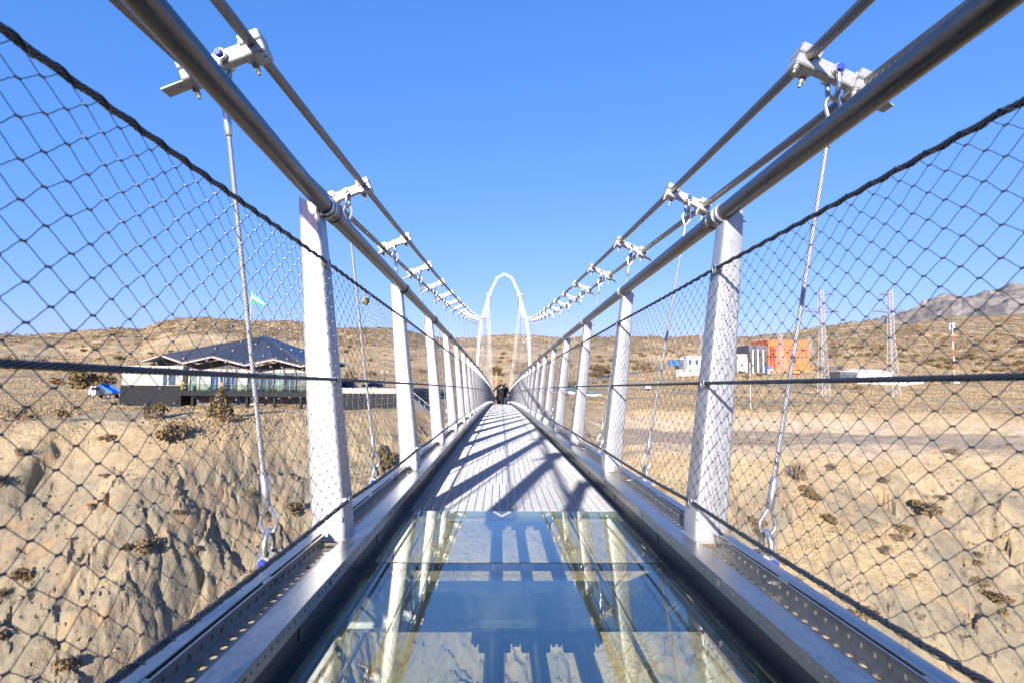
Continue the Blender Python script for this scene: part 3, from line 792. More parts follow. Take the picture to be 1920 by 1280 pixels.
for s, side in ((-1, 'left'), (1, 'right')):
    cb_m = crossbar_mesh(s).mesh('crossbar', M['galv'], 35)
    bk = {e: block_mesh(s, e).mesh('clamp_block', M['galv'], 35) for e in (-E1, E1)}
    bo = {(e, x, yy): cbolt_mesh(s, e + x, yy).mesh('clamp_bolt', M['bronze_nut'], 35) for e in (-E1, E1) for x in (-.036, .036) for yy in (-.034, .034)}
    bow_t = bow_mesh(1).mesh('shackle', M['shackle'], 60); bow_b = bow_mesh(-1).mesh('shackle_lower', M['shackle'], 60); pin = pin_mesh().mesh('shackle_pin', M['blue_bolt'], 40)
    far_cl = crossbar_mesh(s)
    for e in (-E1, E1): far_cl.v += []; 
    for e in (-E1, E1):
        b_ = block_mesh(s, e); far_cl.add(b_.v, b_.f)
        for x in (-.036, .036):
            b_ = cbolt_mesh(s, e + x, -.034); far_cl.add(b_.v, b_.f)
    far_cl.add(bow_mesh(1).v, bow_mesh(1).f)
    far_m = far_cl.mesh('clamp_far', M['galv'], 35)
    for k in range(-2, NB):
        d = 2.36 + S * k; T0 = Vector((cof(d) + s * cb(d), d, cz(d))); B0 = Vector((s * 1.122, d, zb(d) - .168))
        a = T0 + Vector((0, 0, -.124)); b = B0 + Vector((0, 0, .124)); D = (b - a).normalized()
        if 0 <= k < 16:
            lab = f'{ORD[k]} cable clamp with blue bolted shackle and hanger rope over the {side} railing'
            grp = f'clamps and hanger ropes along the {side} cables'
        else:
            lab = f'tiny far cable clamp and hanger rope along the {side} cables near the arch'; grp = f'far clamps along the {side} cables'
            if k < 0: lab = f'cable clamp and hanger rope behind the viewpoint on the {side} cables'; grp = f'clamps behind on the {side} cables'
        h = thing('hanger', lab, 'cable hanger', T0, grp)
        if k < 8:
            part('crossbar', cb_m, None, h, (0, 0, 0), local=True)
            for e in (-E1, E1):
                q_ = part('clamp_block', bk[e], None, h, (0, 0, 0), local=True)
                for x in (-.036, .036):
                    for yy in ((-.034,) if x < 0 else (.034,)): part('clamp_bolt', bo[(e, x, yy)], None, q_, (0, 0, 0), local=True)
            sh = part('shackle', bow_t, None, h, (0, -.0, 0), local=True); part('shackle_pin', pin, None, sh, (0, 0, 0), local=True)
            mb = MB(); pa = thimble(mb, a - T0, D); part('rope_socket', mb, M['shackle'], h, (0, 0, 0), 50, local=True)
            mb = MB(); pb_ = thimble(mb, b - T0, -D); part('rope_socket', mb, M['shackle'], h, (0, 0, 0), 50, local=True)
            mb = MB(); n = 2 if k > 3 else int((pb_ - pa).length / .008)
            mb.tube([pa.lerp(pb_, i / n) for i in range(n + 1)], .0098, 12 if n > 2 else 8, lobes=(6 if n > 2 else 0), amp=.10, pitch=.1)
            part('hanger_rope', mb, M['rope_light'], h, (0, 0, 0), 70, local=True)
            s2 = part('shackle', bow_b, None, h, B0 - T0, local=True); part('shackle_pin', pin, None, s2, (0, 0, 0), local=True)
        else:
            part('clamp', far_m, None, h, (0, 0, 0), local=True)
            mb = MB(); mb.cyl(a - T0, b - T0, .0085 if k < 20 else .006, 5); mb.cyl(a - T0 + D * .02, a - T0 + D * .24, .017, 6); mb.cyl(b - T0 - D * .24, b - T0, .017, 6)
            part('hanger_rope', mb, M['rope_light'], h, (0, 0, 0), local=True)

# ---- arch pylon at the far end
def pylon():
    p = thing('arch_pylon', 'tall white pointed arch pylon carrying the cables at the bridge end', 'pylon', (0, PYL, -6))
    X = lambda u: (u / 960) * PYL
    zt = lambda v: (702 - v) / 960 * PYL
    pts = [(4.95, -7), (4.63, 1.1), (4.38, 6.3), (4.0, 9.5), (2.69, 14.0), (1.28, 17.05), (0, 17.75)]
    ox = .55
    def seg(a, b, r0, r1, s):
        mb = MB(); A = Vector((ox + s * a[0], PYL, a[1])); B = Vector((ox + s * b[0], PYL, b[1]))
        mb.tube([A, B], [r0, r1], 12); return mb
    for s in (-1, 1):
        leg = MB(); leg.tube([(ox + s * x, PYL, z) for x, z in pts[:5]], [.30, .28, .27, .26, .25], 14)
        lg = part('leg', leg, M['white'], p, smooth=40)
        for x, z in (pts[2], pts[4]):
            f = MB(); f.tube([(ox + s * x + .05 * s, PYL, z - .12), (ox + s * x - .05 * s, PYL, z + .12)], [.52, .52], 14); part('flange', f, M['white'], lg, smooth=40)
        ar = MB(); ar.tube([(ox + s * x, PYL, z) for x, z in pts[4:]], [.25, .24, .24], 12); part('arch_member', ar, M['white'], p, smooth=40)
        ft = MB(); ft.bbox(ox + s * 5.05 - .9, ox + s * 5.05 + .9, PYL - .9, PYL + .9, -8.2, -5.2, .05); part('footing', ft, M['concrete'], p)
        # back stays to the anchorage
        for dx in (-.2, .2):
            b = MB(); b.cyl((ox + s * (2.69 + dx), PYL, 13.9), (s * (4.6 + dx), 128, PLAT + 1), .05, 6); part('back_stay', b, M['cable'], p)
pylon()
ab = MB(); ab.bbox(-3.2, 3.2, 88.5, 97, -13, -5.75, .05); struct('bridge_abutment', ab, M['concrete'])['label'] = 'concrete abutment at the far end of the footbridge'

# ---- padlock hooked on the left net rope
def padlock():
    y = 2.92; zo = 1.148; x = -(inner(zo) - .02); z = zb(y) + zo - .01
    t = thing('padlock', 'weathered brass padlock locked onto the top net rope of the left railing', 'padlock', (x + .006, y, z - .055))
    t.rotation_euler = (R(0), R(22), R(35))
    b = MB(); b.bbox(-.021, .021, -.009, .009, -.022, .018, .004); part('lock_body', b, M['brass'], t, (0, 0, 0), local=True)
    k = MB(); k.tube([(-.013, 0, .014), (-.013, 0, .036), (-.008, 0, .047), (0, 0, .051), (.008, 0, .047), (.013, 0, .036), (.013, 0, .014)], .0042, 8); part('lock_shackle', k, M['shackle'], t, (0, 0, 0), 60, local=True)
    w = MB(); w.cyl((0, -.0093, -.004), (0, -.0105, -.004), .008, 14); part('keyhole_plate', w, M['bronze_nut'], t, (0, 0, 0), 40, local=True)
padlock()
# ------------------------------------------------------------------ vegetation
def crown_mesh(mat, rx, rz, n, size, seed, cone=0.0, lobes=7, up=0.0, name='crown'):
    rnd = random.Random(seed); mb = MB()
    cs = [(rnd.uniform(-.55, .55) * rx, rnd.uniform(-.55, .55) * rx, rnd.uniform(.25, .8) * rz, rnd.uniform(.3, .55)) for _ in range(lobes)]
    for i in range(n):
        if cone:
            h = rnd.random() ** 1.3; rad = rx * (1 - h) ** .8 * rnd.uniform(.55, 1.08) * (1 + .15 * math.sin(7 * h + seed)); a = rnd.uniform(0, 6.283)
            p = Vector((rad * math.cos(a), rad * math.sin(a), .04 * rz + h * rz * .96))
        else:
            cx, cy, c_z, cr = rnd.choice(cs)
            v = Vector((rnd.gauss(0, 1), rnd.gauss(0, 1), rnd.gauss(0, 1))).normalized() * (rnd.random() ** .4)
            p = Vector((cx + v.x * cr * rx, cy + v.y * cr * rx, max(.02 * rz, c_z + v.z * cr * rz * .62)))
        e = Euler((rnd.uniform(0, 6.3), rnd.uniform(0, 6.3), rnd.uniform(0, 6.3))).to_matrix(); s = size * rnd.uniform(.6, 1.3)
        w = s * (.22 if up else .55)
        q_ = [Vector((-w, -s, 0)), Vector((w, -s * .7, .1 * s)), Vector((w * .8, s, 0)), Vector((-w * .7, s * .9, -.1 * s))]
        if up: e = Euler((rnd.uniform(-.5, .5) + 1.57, 0, rnd.uniform(0, 6.3))).to_matrix()
        mb.add([p + e @ c for c in q_], [(0, 1, 2, 3)])
    return mb.mesh(name, mat)
def trunk_mesh(h, r, seed, limbs=5, spread=.5):
    rnd = random.Random(seed + 50); mb = MB()
    mb.tube([(0, 0, -.4), (.03 * h, 0, h * .25), (.0, .02 * h, h * .55), (.03 * h, .03 * h, h * .85)], [r, r * .8, r * .5, r * .2], 6)
    for i in range(limbs):
        a = rnd.uniform(0, 6.28); z = h * rnd.uniform(.12, .5); L = h * rnd.uniform(.3, .55)
        d = Vector((math.cos(a) * spread, math.sin(a) * spread, .8))
        mb.tube([Vector((0, 0, z)), Vector((0, 0, z)) + d * L * .5 + Vector((0, 0, .02)), Vector((0, 0, z)) + d * L], [r * .45, r * .3, r * .1], 5)
    return mb.mesh('trunk', M['bark'])
KINDS = {
    'brown': [(crown_mesh(M['shrub_brown'], 1.0, 1.25, 620, .10, i), trunk_mesh(.9, .06, i)) for i in range(3)],
    'olive': [(crown_mesh(M['shrub_olive'], 1.0, 1.35, 700, .10, 10 + i), trunk_mesh(.9, .06, 10 + i)) for i in range(3)],
    'grey': [(crown_mesh(M['shrub_grey'], 1.0, 1.3, 520, .12, 20 + i, up=1), trunk_mesh(1.0, .05, 20 + i, 9, .7)) for i in range(3)],
    'cone': [(crown_mesh(M['shrub_olive'], .62, 1.5, 900, .085, 31, cone=1), trunk_mesh(1.0, .06, 31))],
    'tall': [(crown_mesh(M['shrub_grey'], .55, 2.1, 900, .12, 41, up=1, lobes=12), trunk_mesh(1.8, .07, 41, 12, .35))],
    'green': [(crown_mesh(M['shrub_green'], 1.0, 1.1, 500, .12, 51), trunk_mesh(.7, .05, 51))],
}
def plant(kind, loc, size, name='shrub', label=None, group=None, v=None, rz=None, sz=1.0):
    cm, tm = KINDS[kind][random.randrange(len(KINDS[kind])) if v is None else v]
    t = thing(name, label, 'tree' if 'tree' in name else 'shrub', loc, group)
    t.scale = (size, size, size * sz); t.rotation_euler.z = random.uniform(0, 6.28) if rz is None else rz
    part('crown', cm, None, t, (0, 0, 0), local=True)['kind'] = 'stuff'
    part('trunk', tm, None, t, (0, 0, 0), local=True)
    return t
plant('cone', at(425, 63), 2.35, 'juniper_tree', 'cone shaped brown juniper on the cliff edge below the pavilion', rz=.4)
plant('olive', at(316, 64), 1.7, 'shrub', 'round olive bush on the cliff edge left of the cone shaped juniper')
plant('tall', at(656, 140), 3.6, 'bare_tree', 'tall bare grey brown tree standing in the meadow behind the car park')
plant('olive', at(722, 66), 2.0, 'shrub', 'brown bush below the car park wall beside the second left post')
plant('olive', at(172, 165), 5.0, 'bushy_tree', 'large brown tree in the meadow left of the pavilion roof')
plant('brown', at(215, 185), 4.6, 'bushy_tree', 'rounded grey brown tree just right of the large brown meadow tree')
plant('brown', at(128, 190), 3.2, 'shrub', 'small brown bush on the far left meadow edge')
plant('brown', at(300, 260), 6.0, 'bushy_tree', 'dark brown tree on the meadow behind the pavilion roof tip')
plant('brown', at(985, 250), 8.0, 'bushy_tree', 'wide dark brown tree on the slope framed by the arch pylon', sz=.8)
plant('olive', at(933, 260), 4.2, 'bushy_tree', 'smaller olive tree on the slope framed by the arch pylon')
plant('brown', at(1128, 270), 7.0, 'bushy_tree', 'dark brown tree clump on the slope beside the road', sz=.8)
plant('brown', at(1208, 330), 7.5, 'bushy_tree', 'brown tree clump above the bend of the road', sz=.6)
plant('green', at(1078, 168), 2.0, 'shrub', 'small green bush near the parked white cars')
plant('brown', at(570, 250), 5.5, 'bushy_tree', 'brown tree rising behind the right end of the pavilion roof')
for i, (u, y, s_) in enumerate([(60, 60, 1.1), (140, 59, 1.0), (225, 57, .9), (20, 50, 1.2), (335, 54, 1.6), (300, 46, 1.1), (440, 47, 1.4), (520, 50, 1.2), (560, 56, 1.3), (395, 42, 1.0), (90, 44, 1.0), (180, 39, .9), (250, 36, 1.1)]):
    plant('brown' if i % 3 else 'grey', at(u, y), s_, 'shrub', 'dry brown shrub clinging to the rocky cliff left of the bridge', 'shrubs on the left cliff', sz=random.uniform(.7, 1.1))
for i, (u, y, s_) in enumerate([(1500, 62, 1.7), (1530, 60, 1.1), (1740, 58, 1.5), (1700, 57, 1.0), (1840, 52, 1.2), (1870, 51, 1.5), (1620, 50, 1.3), (1560, 44, .9), (1450, 52, 1.2), (1420, 58, 1.0), (1660, 42, 1.1), (1790, 40, 1.1), (1880, 44, .8), (1350, 46, 1.1), (1300, 56, 1.2), (1240, 62, 1.0)]):
    plant('brown' if i % 4 else 'grey', at(u, y), s_, 'shrub', 'dry brown shrub on the rocky slope right of the bridge', 'shrubs on the right slope', sz=random.uniform(.7, 1.1))

rnd = random.Random(21)
for i in range(26):
    plant(rnd.choice(['brown', 'grey', 'grey']), at(rnd.uniform(0, 640), rnd.uniform(34, 62)), rnd.uniform(.4, .95), 'shrub', 'dry brown shrub clinging to the rocky cliff left of the bridge', 'shrubs on the left cliff', sz=rnd.uniform(.6, 1))
for i in range(44):
    plant(rnd.choice(['brown', 'grey', 'grey']), at(rnd.uniform(1200, 1920), rnd.uniform(36, 66)), rnd.uniform(.4, 1.1), 'shrub', 'dry brown shrub on the rocky slope right of the bridge', 'shrubs on the right slope', sz=rnd.uniform(.6, 1))
# shrubs dotted over the hills: the largest as objects, the rest as one mass
rnd = random.Random(12); pts = []
while len(pts) < 1500:
    y = 150 + 760 * rnd.random() ** .6; t_ = rnd.uniform(-1.02, 1.06); x = t_ * y
    dens = float(fbm(np.array([x]), np.array([y]), 120, 3, 77)[0])
    wt = (.25 + .75 * max(0, min(1, (t_ + .1) / .6))) * (1.0 if y > 300 else .35) if t_ > -.2 else (.12 if y < 620 else 1.0)
    if -.78 < t_ < -.3 and y < 200: continue
    if .36 < t_ < .92 and y < 420 and rnd.random() < .7: continue
    if rnd.random() < wt * (.55 + 1.3 * dens): pts.append((x, y, rnd.uniform(1.6, 4.2)))
zz = height(np.array([p[0] for p in pts]), np.array([p[1] for p in pts]))[0]
order = sorted(range(len(pts)), key=lambda i: -pts[i][2] / pts[i][1])
mass = MB(); lowc = [random.Random(5 + i) for i in range(4)]
for n_, i in enumerate(order):
    x, y, s_ = pts[i]
    if n_ < 200:
        plant(rnd.choice(['brown', 'brown', 'olive']), (x, y, float(zz[i]) - .2), s_, 'shrub', 'brown shrub dotted over the dry hillside beyond the canyon', 'shrubs dotted over the hillsides', sz=.7)
    else:
        for k in range(26):
            p = Vector((x + rnd.gauss(0, .5) * s_, y + rnd.gauss(0, .5) * s_, float(zz[i]) + abs(rnd.gauss(.2, .45)) * s_ * .75)); e = Euler((rnd.uniform(0, 6), rnd.uniform(0, 6), rnd.uniform(0, 6))).to_matrix(); w = s_ * rnd.uniform(.16, .32)
            mass.add([p + e @ Vector(c) for c in ((-w, -w, 0), (w, -w * .6, 0), (0, w, 0))], [(0, 1, 2)])
o = part('hillside_scrub', mass, M['shrub_brown'], None, kind='stuff'); o['label'] = 'scrub scattered over the far hillsides'
# loose stones on the plateau edge and the benches
st = MB()
for i in range(1900):
    side = rnd.random() < .55
    if side: u, y = rnd.uniform(0, 620), rnd.uniform(38, 100)
    else: u, y = rnd.uniform(1250, 1920), rnd.uniform(38, 66)
    p = at(u, y); r_ = rnd.uniform(.06, .26) * (2.2 if rnd.random() < .08 else 1)
    e = Euler((rnd.uniform(0, 6), rnd.uniform(0, 6), rnd.uniform(0, 6))).to_matrix()
    V_ = [Vector(c) * r_ * rnd.uniform(.6, 1.1) for c in ((1, 0, 0), (-1, 0, 0), (0, 1, 0), (0, -1, 0), (0, 0, 1), (0, 0, -1))]
    st.add([p + e @ v for v in V_], [(0, 2, 4), (2, 1, 4), (1, 3, 4), (3, 0, 4), (2, 0, 5), (1, 2, 5), (3, 1, 5), (0, 3, 5)])
o = part('loose_stones', st, plain('pale_stone', lin((140, 122, 98)), .95), None, kind='stuff'); o['label'] = 'loose pale stones strewn on the slopes'

# dry grass: upright tufts over the plateau and the lower hills
def dry_grass():
    rs = np.random.RandomState(5); N = 230000
    y = 56 + 640 * rs.rand(N) ** 2.0; t_ = rs.uniform(-1.08, 1.1, N); x = t_ * y
    z, rk, dd, tt, wr = height(x, y)
    keep = (dd < 1.0) | ((wr < .6) & (rk < .25) & (dd < 40) & (rs.rand(N) < .6)) | ((rk < .2) & (dd > 20) & (rs.rand(N) < .5))
    keep &= (fbm(x, y, 16, 3, 95) > -.17)
    keep &= ~((np.abs(x + 45) < 19) & (y > 83) & (y < 100)) & ~((x > -29) & (x < -14) & (y > 82) & (y < 118))
    x, y, z = x[keep], y[keep], z[keep]; n = len(x)
    h = rs.uniform(.10, .30, n) * np.clip(y / 130, .7, 3.2); w = h * rs.uniform(.5, 1.2, n); a = rs.uniform(0, np.pi, n)
    dx, dy = np.cos(a) * w / 2, np.sin(a) * w / 2; lx, ly = rs.normal(0, .25, n) * h, rs.normal(0, .25, n) * h
    V = np.empty((n, 4, 3))
    V[:, 0] = np.stack([x - dx, y - dy, z - .08], 1); V[:, 1] = np.stack([x + dx, y + dy, z - .08], 1)
    V[:, 2] = np.stack([x + dx * .7 + lx, y + dy * .7 + ly, z + h * rs.uniform(.7, 1, n)], 1); V[:, 3] = np.stack([x - dx * .8 + lx, y - dy * .8 + ly, z + h], 1)
    me = bpy.data.meshes.new('dry_grass'); me.from_pydata(V.reshape(-1, 3), [], np.arange(4 * n).reshape(-1, 4)); me.materials.append(M['grass'])
    o = bpy.data.objects.new('dry_grass', me); COL.objects.link(o); o['kind'] = 'stuff'; o['label'] = 'dry straw coloured grass over the plateau'
def grass_mat():
    t = NT('dry_grass_blades'); P = t.pos(); f = t.math('ADD', t.math('MULTIPLY', t.noise(.05, 5, .6, P), .6), t.math('MULTIPLY', t.noise(.6, 4, .6, P), .4))
    t.set(t.b.inputs['Base Color'], t.ramp(f, [(0.36, lin((138, 117, 86))), (0.5, lin((162, 139, 105))), (0.64, lin((180, 156, 120)))])); t.b.inputs['Roughness'].default_value = 1.0
    t.b.inputs['Specular IOR Level'].default_value = 0.05; return t.m
M['grass'] = grass_mat(); dry_grass()

# ------------------------------------------------------------------ pavilion restaurant with folded roof
def pavilion():
    A = at(292, 87, 0); A.z = 0; B = Vector((A.x + 27, A.y - 2.4, 0)); ux = (B - A).normalized(); L = (B - A).length; uy = Vector((-ux.y, ux.x, 0))
    Mx = Matrix(((ux.x, uy.x, 0), (ux.y, uy.y, 0), (0, 0, 1)))
    gz0 = -6.4
    t = thing('pavilion', 'long dark pavilion with folded slate blue roof, glass front and charcoal base on the cliff', 'building', A + Vector((0, 0, gz0)))
    t.rotation_euler.z = math.atan2(ux.y, ux.x); A0 = gz0
    def P(name, mb, mat, par=t, smooth=None): return part(name, mb, mat, par, (0, 0, 0) if par is t else (0, 0, 0), smooth, local=True)
    Z = lambda v, y=86: (702 - v) / 960 * y - A0          # heights above the base
    D = 11.0
    # base storey, terrace slab, floor
    b = MB(); b.box(-4.9, 5.8, 0, D, -2.5, Z(728)); P('base_wall', b, M['black_clad'])
    b = MB(); b.box(5.9, L + .6, 3.2, D, -2.5, Z(745)); P('base_wall', b, M['grey_clad'])
    b = MB(); b.box(5.85, L + .9, -1.8, D, Z(745), Z(736.5)); P('terrace_slab', b, M['black_clad'])
    for x in (8.4, 13, 17.6, 22.2, 26.6): b = MB(); b.box(x, x + .4, -1.2, -.8, -1.5, Z(745)); P('pier', b, M['black_clad'])
    for x0, x1 in ((8.6, 9.6), (16.0, 17.4)): b = MB(); b.box(x0, x1, 3.05, 3.2, -.5, Z(749)); P('door', b, M['fascia'])
    b = MB(); b.box(12.9, 15.2, 3.0, 3.2, -.8, Z(747)); P('dark_opening', b, M['window'])
    # white wing on the left
    b = MB(); b.box(-4.8, 5.8, .15, D, Z(728), Z(693.5)); w = P('wall', b, M['wall_pale'])
    for x0, x1, mt in ((2.4, 3.1, 'window'), (3.4, 4.6, 'window')): b = MB(); b.box(x0, x1, .09, .17, Z(727), Z(703)); P('window', b, M[mt])
    b = MB(); b.box(-4.95, 5.9, 0, D + .1, Z(693.5), Z(692)); P('coping', b, M['wall_white'], w)
    # main storey walls
    zf, zc = Z(736.5), Z(696)
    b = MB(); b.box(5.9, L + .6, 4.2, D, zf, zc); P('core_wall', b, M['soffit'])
    xs = [5.9, 7.6, 9.6, 11.3, 12.5, 14.1, 16.0, 18.4, 20.6, 22.4, 24.4, 26.6]
    for x in xs: b = MB(); b.box(x, x + .32, 1.25, 1.6, zf, zc); P('column', b, M['wall_pale'] if x < 12 or 15.5 < x < 17 else M['grey_clad'])
    cols = ['window_green', 'curtain', 'window_blue', 'window_blue', 'window_blue', 'curtain', 'window', 'window', 'window_green', 'window', 'grey_clad']
    for i in range(len(xs) - 1):
        b = MB(); b.box(xs[i] + .34, xs[i + 1] - .02, 1.5, 1.56, zf, zc - .55); f = P('window', b, M[cols[i]])
        m_ = MB(); m_.box((xs[i] + xs[i + 1]) / 2 + .1, (xs[i] + xs[i + 1]) / 2 + .2, 1.42, 1.5, zf, zc - .55); P('mullion', m_, M['fascia'], f)
        h_ = MB(); h_.box(xs[i] + .33, xs[i + 1] - .01, 1.35, 1.6, zc - .55, zc); P('lintel', h_, M['fascia'] if i % 3 else M['wall_pale'], f)
    # glass balustrade
    for i in range(11):
        x = 6.0 + 2.0 * i
        b = MB(); b.box(x, x + 1.96, -1.7, -1.68, zf, zf + 1.05); P('balustrade_pane', b, M['glass'])
    b = MB(); b.box(6.1, L + 1.9, -1.73, -1.65, zf + 1.05, zf + 1.12); P('balustrade_rail', b, M['grey_clad'])
    # roof: apex ridge, gables at the eaves
    ev = [(.2, 682), (3.7, 671), (7.3, 685), (12.4, 673), (17.7, 688), (22.6, 677), (27.0, 689), (28.4, 686)]
    F_ = [Vector((x, -2.4 if i % 2 else -2.0, Z(v, 84))) for i, (x, v) in enumerate(ev)]
    apex = Vector((16.4, 6.0, Z(635, 92))); Bk = [Vector((p.x, D + 2.5, p.z + .2)) for p in F_]
    top = MB(); bot = MB()
    def fold(F1, sgn):
        for i in range(len(F1) - 1):
            tri = [F1[i], F1[i + 1], apex]
            if sgn < 0: tri = tri[::-1]
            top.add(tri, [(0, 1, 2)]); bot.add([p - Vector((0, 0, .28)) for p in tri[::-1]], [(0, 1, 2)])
    fold(F_, 1); fold(Bk, -1)
    for a, c in ((F_[0], Bk[0]), (F_[-1], Bk[-1])):
        tri = [c, a, apex] if a is F_[0] else [a, c, apex]
        top.add(tri, [(0, 1, 2)]); bot.add([p - Vector((0, 0, .28)) for p in tri[::-1]], [(0, 1, 2)])
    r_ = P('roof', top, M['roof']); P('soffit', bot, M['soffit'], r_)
    # standing seams
    for i in range(len(F_) - 1):
        for k in range(1, 6):
            p = F_[i].lerp(F_[i + 1], k / 6); q_ = apex.lerp(p, .12)
            s_ = MB(); s_.tube([p + Vector((0, 0, .02)), q_ + Vector((0, 0, .02))], .035, 4); P('roof_seam', s_, M['roof'], r_)
    for i in range(len(F_) - 1):
        a, c = F_[i], F_[i + 1]; d = (c - a)
        e = MB(); e.loft([[a + Vector((0, -.05, -.02)), a + Vector((0, .05, -.02)), a + Vector((0, .05, .12)), a + Vector((0, -.05, .12))], [c + Vector((0, -.05, -.02)), c + Vector((0, .05, -.02)), c + Vector((0, .05, .12)), c + Vector((0, -.05, .12))]])
        P('roof_edge', e, M['brown_trim'], r_)
        e = MB(); e.loft([[a + Vector((0, -.02, -.27)), a + Vector((0, .1, -.27)), a + Vector((0, .1, -.04)), a + Vector((0, -.02, -.04))], [c + Vector((0, -.02, -.27)), c + Vector((0, .1, -.27)), c + Vector((0, .1, -.04)), c + Vector((0, -.02, -.04))]])
        P('fascia', e, M['fascia'], r_)
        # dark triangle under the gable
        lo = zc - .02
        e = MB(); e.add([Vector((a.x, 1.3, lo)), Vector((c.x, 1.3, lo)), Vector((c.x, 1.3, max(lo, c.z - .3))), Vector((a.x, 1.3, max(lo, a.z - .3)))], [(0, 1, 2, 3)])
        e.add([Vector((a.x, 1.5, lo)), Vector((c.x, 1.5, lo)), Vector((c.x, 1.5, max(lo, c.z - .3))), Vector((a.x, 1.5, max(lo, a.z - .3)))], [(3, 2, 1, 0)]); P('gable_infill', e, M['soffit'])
    f = MB(); f.cyl(apex - Vector((0, 0, .3)), apex + Vector((0, 0, .9)), .16, 8, .04); P('roof_finial', f, M['grey_clad'], r_)
    # terrace furniture and guests
    fx = random.Random(9)
    for i in range(9):
        x = 9.4 + i * 1.85 + fx.uniform(-.3, .3)
        w = t.matrix_basis
        base = A + ux * x + uy * fx.uniform(-.9, -.2) + Vector((0, 0, zf + A0))
        tb = thing('terrace_table', 'small pale table set out behind the glass balustrade of the pavilion terrace', 'table', base, 'tables on the pavilion terrace')
        k = MB(); k.cyl((0, 0, .72), (0, 0, .76), .42, 12); part('tabletop', k, M['wall_white'], tb, local=True)
        k = MB(); k.cyl((0, 0, 0), (0, 0, .72), .05, 6); k.cyl((0, 0, 0), (0, 0, .03), .25, 8); part('pedestal', k, M['grey_clad'], tb, local=True)
    return A, ux, uy, zf + A0
PA, PX, PY, PZ = pavilion()

# flag on its pole, behind the roof's apex
def flag():
    b = at(472, 101, -6); t = thing('flagpole', 'tall white flagpole rising behind the pavilion roof', 'flagpole', b)
    zt = (702 - 556) / 960 * 103
    m = MB(); m.tube([(0, 0, 0), (0, 0, zt - b.z)], [.09, .05], 10); part('pole', m, M['white'], t, local=True)
    m = MB(); m.tube([(0, 0, zt - b.z), (0, 0, zt - b.z + .12)], [.09, .06], 8); part('pole_cap', m, M['brass'], t, local=True)
    f = thing('flag', 'drooping blue, white and green striped flag flying from the pole', 'flag', b + Vector((.06, 0, zt - b.z - .15)))
    W, H, n = 3.5, 2.0, 14
    def pt(a, c): # hangs and folds as it goes out
        x = W * a * (.80 - .1 * a); y = .28 * math.sin(a * 9) * a; z = -c * H * (1 - .45 * a) - 1.75 * a ** 1.2 + .1 * math.sin(a * 11 + c * 3) * a
        return Vector((x, y, z))
    bands = [('blue_stripe', 0, .31, 'flag_blue'), ('thin_stripe', .31, .335, 'red'), ('white_stripe', .335, .665, 'flag_white'), ('thin_stripe', .665, .69, 'red'), ('green_stripe', .69, 1, 'flag_green')]
    for nm, c0, c1, mt in bands:
        m = MB(); V_ = []; F2 = []
        for i in range(n + 1):
            for c in (c0, c1):
                p = pt(i / n, c); V_ += [p, p + Vector((0, .012, 0))]
        for i in range(n):
            o_ = i * 4; F2 += [(o_, o_ + 4, o_ + 6, o_ + 2), (o_ + 1, o_ + 3, o_ + 7, o_ + 5)]
        m.add(V_, F2); part(nm, m, M[mt], f, smooth=80, local=True)
flag()

# car park wall beside the pavilion, stairs, lamp, sign
def car_park():
    y0 = 83; x0 = CX + (618 - 938) / 960 * y0; x1 = CX + (768 - 938) / 960 * y0
    z1 = (702 - 739) / 960 * y0; zt = (702 - 729) / 960 * y0
    t = thing('retaining_wall', 'charcoal retaining wall with pale parapet beside the pavilion', 'wall', ((x0 + x1) / 2, y0, -7))
    m = MB(); m.box(x0, x1, y0, y0 + 34, -9, z1); part('wall_face', m, M['black_clad'], t)
    m = MB(); m.box(x0, x1, y0 - .06, y0 + .3, z1, zt); part('parapet', m, M['wall_pale'], t)
    n = 14
    for i in range(n):
        x = x0 + (x1 - x0) * (i + .5) / n; m = MB(); m.box(x - .03, x + .03, y0 - .04, y0, -8.5, z1 - .05); part('cladding_joint', m, M['grey_clad'], t)
    m = MB(); m.loft([[(x1, y0 - .2, z1), (x1 + 4.6, y0 - .2, -6.8), (x1 + 4.6, y0 - .2, -8), (x1, y0 - .2, -8)], [(x1, y0 + 2.2, z1), (x1 + 4.6, y0 + 2.2, -6.8), (x1 + 4.6, y0 + 2.2, -8), (x1, y0 + 2.2, -8)]]); part('ramp', m, M['grey_clad'], t)
    m = MB(); m.tube([(x1, y0 - .3, z1 + .9), (x1 + 4.6, y0 - .3, -5.9)], .05, 6); part('handrail', m, M['galv'], t)
    for i in range(6):
        a = i / 5; m = MB(); m.cyl((x1 + 4.6 * a, y0 - .3, z1 + (-6.8 - z1) * a), (x1 + 4.6 * a, y0 - .3, z1 + .9 + (-6.8 - z1) * a), .03, 5); part('baluster', m, M['galv'], t)
    return z1
CPZ = car_park()

